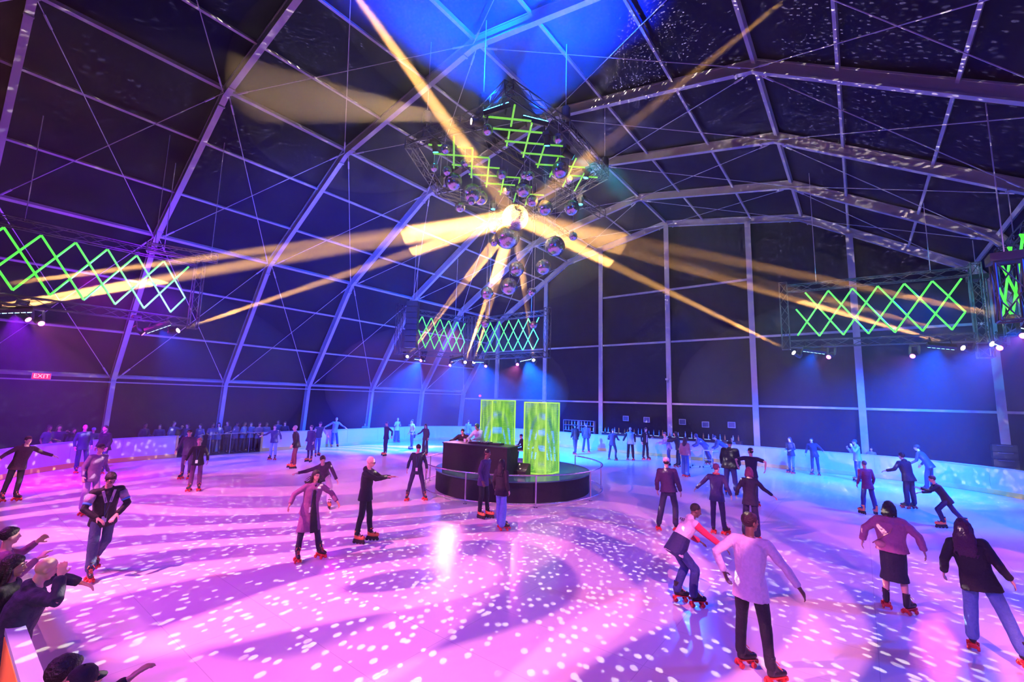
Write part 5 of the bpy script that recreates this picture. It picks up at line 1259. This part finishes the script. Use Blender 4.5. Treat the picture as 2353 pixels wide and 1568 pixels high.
for i, (x, y) in enumerate(((1438, 962), (1486, 965), (1568, 970), (1621, 976), (1681, 977))):
    p = at_Y(x, y, YG-.05); r = empty('framed_sign', p, 0, 'small square framed sign on the gable wall, '+['furthest left of five', 'second from left of five', 'in the middle of five', 'second from right of five', 'furthest right of five'][i], 'sign', 'small signs above the bar')
    mb = MB()
    for s_ in (-1, 1): mb.box((s_*.20, 0, 0), (.03, .03, .36)); mb.box((0, 0, s_*.165), (.40, .03, .03))
    mb.build('frame', mat('pale_frame', (.4, .45, .5), .5), r); MB().box((0, .01, 0), (.38, .01, .32)).build('board', mat('dark_blue_board', (.03, .05, .12), .4), r)
# exit sign
q = ray(95, 865); p = Vector((0, 0, CAMH))+q*(-28.99/q.x)
ex = empty('exit_sign', p, math.pi/2, 'red lit EXIT sign on the rail of the left wall', 'sign')
MB().box((0, 0, 0), (.62, .06, .30)).build('housing', mat('white_sign_box', (.6, .6, .6), .5), ex)
MB().box((0, -.035, 0), (.58, .01, .26)).build('face', mat('exit_face', (.3, .02, .02), .4, emit=(1, .03, .04), estr=1.3), ex)
cu = bpy.data.curves.new('lettering', 'FONT'); cu.body = 'EXIT'; cu.size = .25; cu.extrude = .004; cu.align_x = 'CENTER'; cu.align_y = 'CENTER'
o = text_obj(cu, mat('exit_letters', (.9, .7, .6), .4, emit=(1, .50, .35), estr=1.6)); o.parent = ex; o.location = (0, -.045, 0); o.rotation_euler = (math.pi/2, 0, 0);
ex.rotation_euler = (0, 0, math.pi/2)
p = at_Y(1103, 910, YG-.12); r = empty('far_red_sign', p, 0, 'small oval red lit sign on the gable rail left of the green towers', 'lamp')  # distant red sign, too small for readable lettering
MB().ball((0, 0, 0), (.17, .06, .11), 14).build('red_sign_face', mat('red_sign_glow', (.3, .02, .02), .4, emit=(1, .06, .06), estr=1.2), r, True)
# tower of black boxes at the right
p = at_Y(2310, 1060, 29.8)
sp = empty('loudspeaker_stack', (p.x, p.y, 0), 0, 'stack of black loudspeakers behind the right boards at the foot of a post', 'loudspeaker')
top = at_Y(2310, 1022, 29.8).z; nb = 6
for i in range(nb):
    h_ = top/nb; MB().box((0, 0, h_*(i+.5)), (.78, .40, h_*.94)).build('cabinet', M_black_rubber, sp)
    MB().box((0, -.205, h_*(i+.86)), (.5, .012, .03)).build('glint_strip', mat('painted_blue_glint', (.25, .35, .6), .2, .8), sp)  # glints of blue light on the cabinets, put in as coloured strips
# black truss towers hanging at the right lattice panels
for x0, y0, y1, lb in ((2263, 640, 800, 'black vertical truss tower between the right lattice panels'), (2322, 600, 700, 'black vertical truss beside the steep lattice panel')):
    a_ = at_z(x0, y1, 6.0); d_ = (a_-Vector((0, 0, CAMH))).dot(CF); Z1 = 6.0+(y1-y0)*d_/F_PX*1.0
    t = empty('truss_tower', (a_.x, a_.y, 0), 0, lb, 'truss'); truss(MB(), (0, 0, 5.6), (0, 0, Z1), .45, .45, .5, .03).build('lattice_frame', M_rig, t)
    MB().box((0, 0, Z1+.1), (.6, .6, .2)).build('top_block', M_black_rubber, t); MB().tube([(0, 0, Z1+.2), (0, 0, arch_z(a_.x)+.1)], .015, 5).build('hanging_chain', M_cable, t)
# hanging speaker lines in front of the left wall
for x0, y0, y1, lb in ((944, 690, 800, 'black line of hanging loudspeakers left of the far lattice panels'),):
    a_ = at_z(x0, y1, 6.3); d_ = (a_-Vector((0, 0, CAMH))).dot(CF); Z1 = 6.3+(y1-y0)*d_/F_PX
    t = empty('line_array', (a_.x, a_.y, 0), R_(30), lb, 'loudspeaker')
    for i in range(8):
        z = 6.3+(Z1-6.3)*(i+.5)/8; MB().box((0, 0, z), (.7, .4, (Z1-6.3)/8*.9)).build('cabinet', M_black_rubber, t)
    MB().tube([(0, 0, Z1), (0, 0, arch_z(a_.x))], .015, 5).build('hanging_chain', M_cable, t)
# trusses standing off the left wall
for (xa_, ya_), (xb_, yb_), z_, lb in (((338, 568), (500, 595), 8.6, 'short dark truss in front of the left wall above the lattice panel'),):
    A, B = at_z(xa_, ya_, z_), at_z(xb_, yb_, z_)
    t = empty('hanging_truss', A, 0, lb, 'truss'); truss(MB(), (0, 0, 0), B-A, .3, .3, .5).build('lattice_frame', M_rigb, t)
    for q in (0.1, .9): c = (B-A)*q; MB().tube([c, c+Vector((0, 0, max(.5, arch_z(A.x+c.x)-z_)))], .012, 5).build('hanging_chain', M_cable, t)
p = at_Y(1533, 872, YG-.30); r = empty('security_camera', p, 0, 'small pale camera fixed to the ridge-side gable post', 'camera')
MB().box((0, 0, 0), (.16, .25, .12)).build('housing', mat('white_sign_box', (.6, .6, .6), .5), r); MB().box((0, .15, -.1), (.05, .10, .25)).build('bracket', M_rigb, r)


# ------------------------------------------------------------------ haze in the air
def haze_mat(name, dens):
    hz = bpy.data.materials.new(name); hz.use_nodes = True; nt = hz.node_tree
    for n in list(nt.nodes): nt.nodes.remove(n)
    vs = nt.nodes.new('ShaderNodeVolumeScatter'); vs.inputs['Density'].default_value = dens; vs.inputs['Anisotropy'].default_value = 0.1
    ou = nt.nodes.new('ShaderNodeOutputMaterial'); nt.links.new(vs.outputs[0], ou.inputs['Volume']); return hz
def haze_obj(mb, m, label):
    ho = mb.build('haze', m)
    bm_ = bmesh.new(); bm_.from_mesh(ho.data); bmesh.ops.recalc_face_normals(bm_, faces=bm_.faces); bm_.to_mesh(ho.data); bm_.free()
    tag(ho, label, 'haze', kind='stuff')
mb = MB(); prof = [(XC-19.3, .01), (XC-19.2, 4.0)]+[(XC+p[0]*.995, p[1]+.3) for p in PROF[1:-1]]+[(XC+19.2, 4.0), (XC+19.3, .01)]; n = len(prof)
for y in (YS+.2, YG+.1): mb.v += [(x, y, z) for x, z in prof]
mb.f += [tuple(range(n)), tuple(range(2*n-1, n-1, -1))]+[(i, i+n, (i+1) % n+n, (i+1) % n) for i in range(n)]
haze_obj(mb, haze_mat('thin_haze', HAZE), 'thin theatrical haze filling the tent and showing the light beams')
for c, r, dn, lb in (((-22.5, 22.3, 4.0), (8.0, 8.5, 4.6), .012, 'bank of denser haze glowing blue under the far lattice panels'), ((-24.0, 4.5, 3.9), (6, 7.5, 4.2), .008, 'bank of purple lit haze under the left lattice panel'),
                     ((1.2, 24.0, 3.9), (8.5, 7.5, 4.4), .0075, 'bank of blue lit haze under the right lattice panels'), ((-7.5, 8.2, 13.9), (4.0, 4.6, 1.7), .05, 'blue lit haze above the wash bars under the roof'),
                     (tuple(at_z(850, 240, 12.2)), (4.8, 3.6, 2.1), .024, 'pale gold haze in the beam of the white-hot spotlight'),
                     (tuple(BALLC), (5.0, 5.0, 3.6), .008, 'golden haze round the blazing mirror ball')):
    mb = MB(); mb.ball(c, r, 32); haze_obj(mb, haze_mat('haze_bank', dn), lb)

# tiny lamps and screens are lit by eye only: the real lamps above do the lighting
for m in bpy.data.materials: m.cycles.emission_sampling = 'NONE'
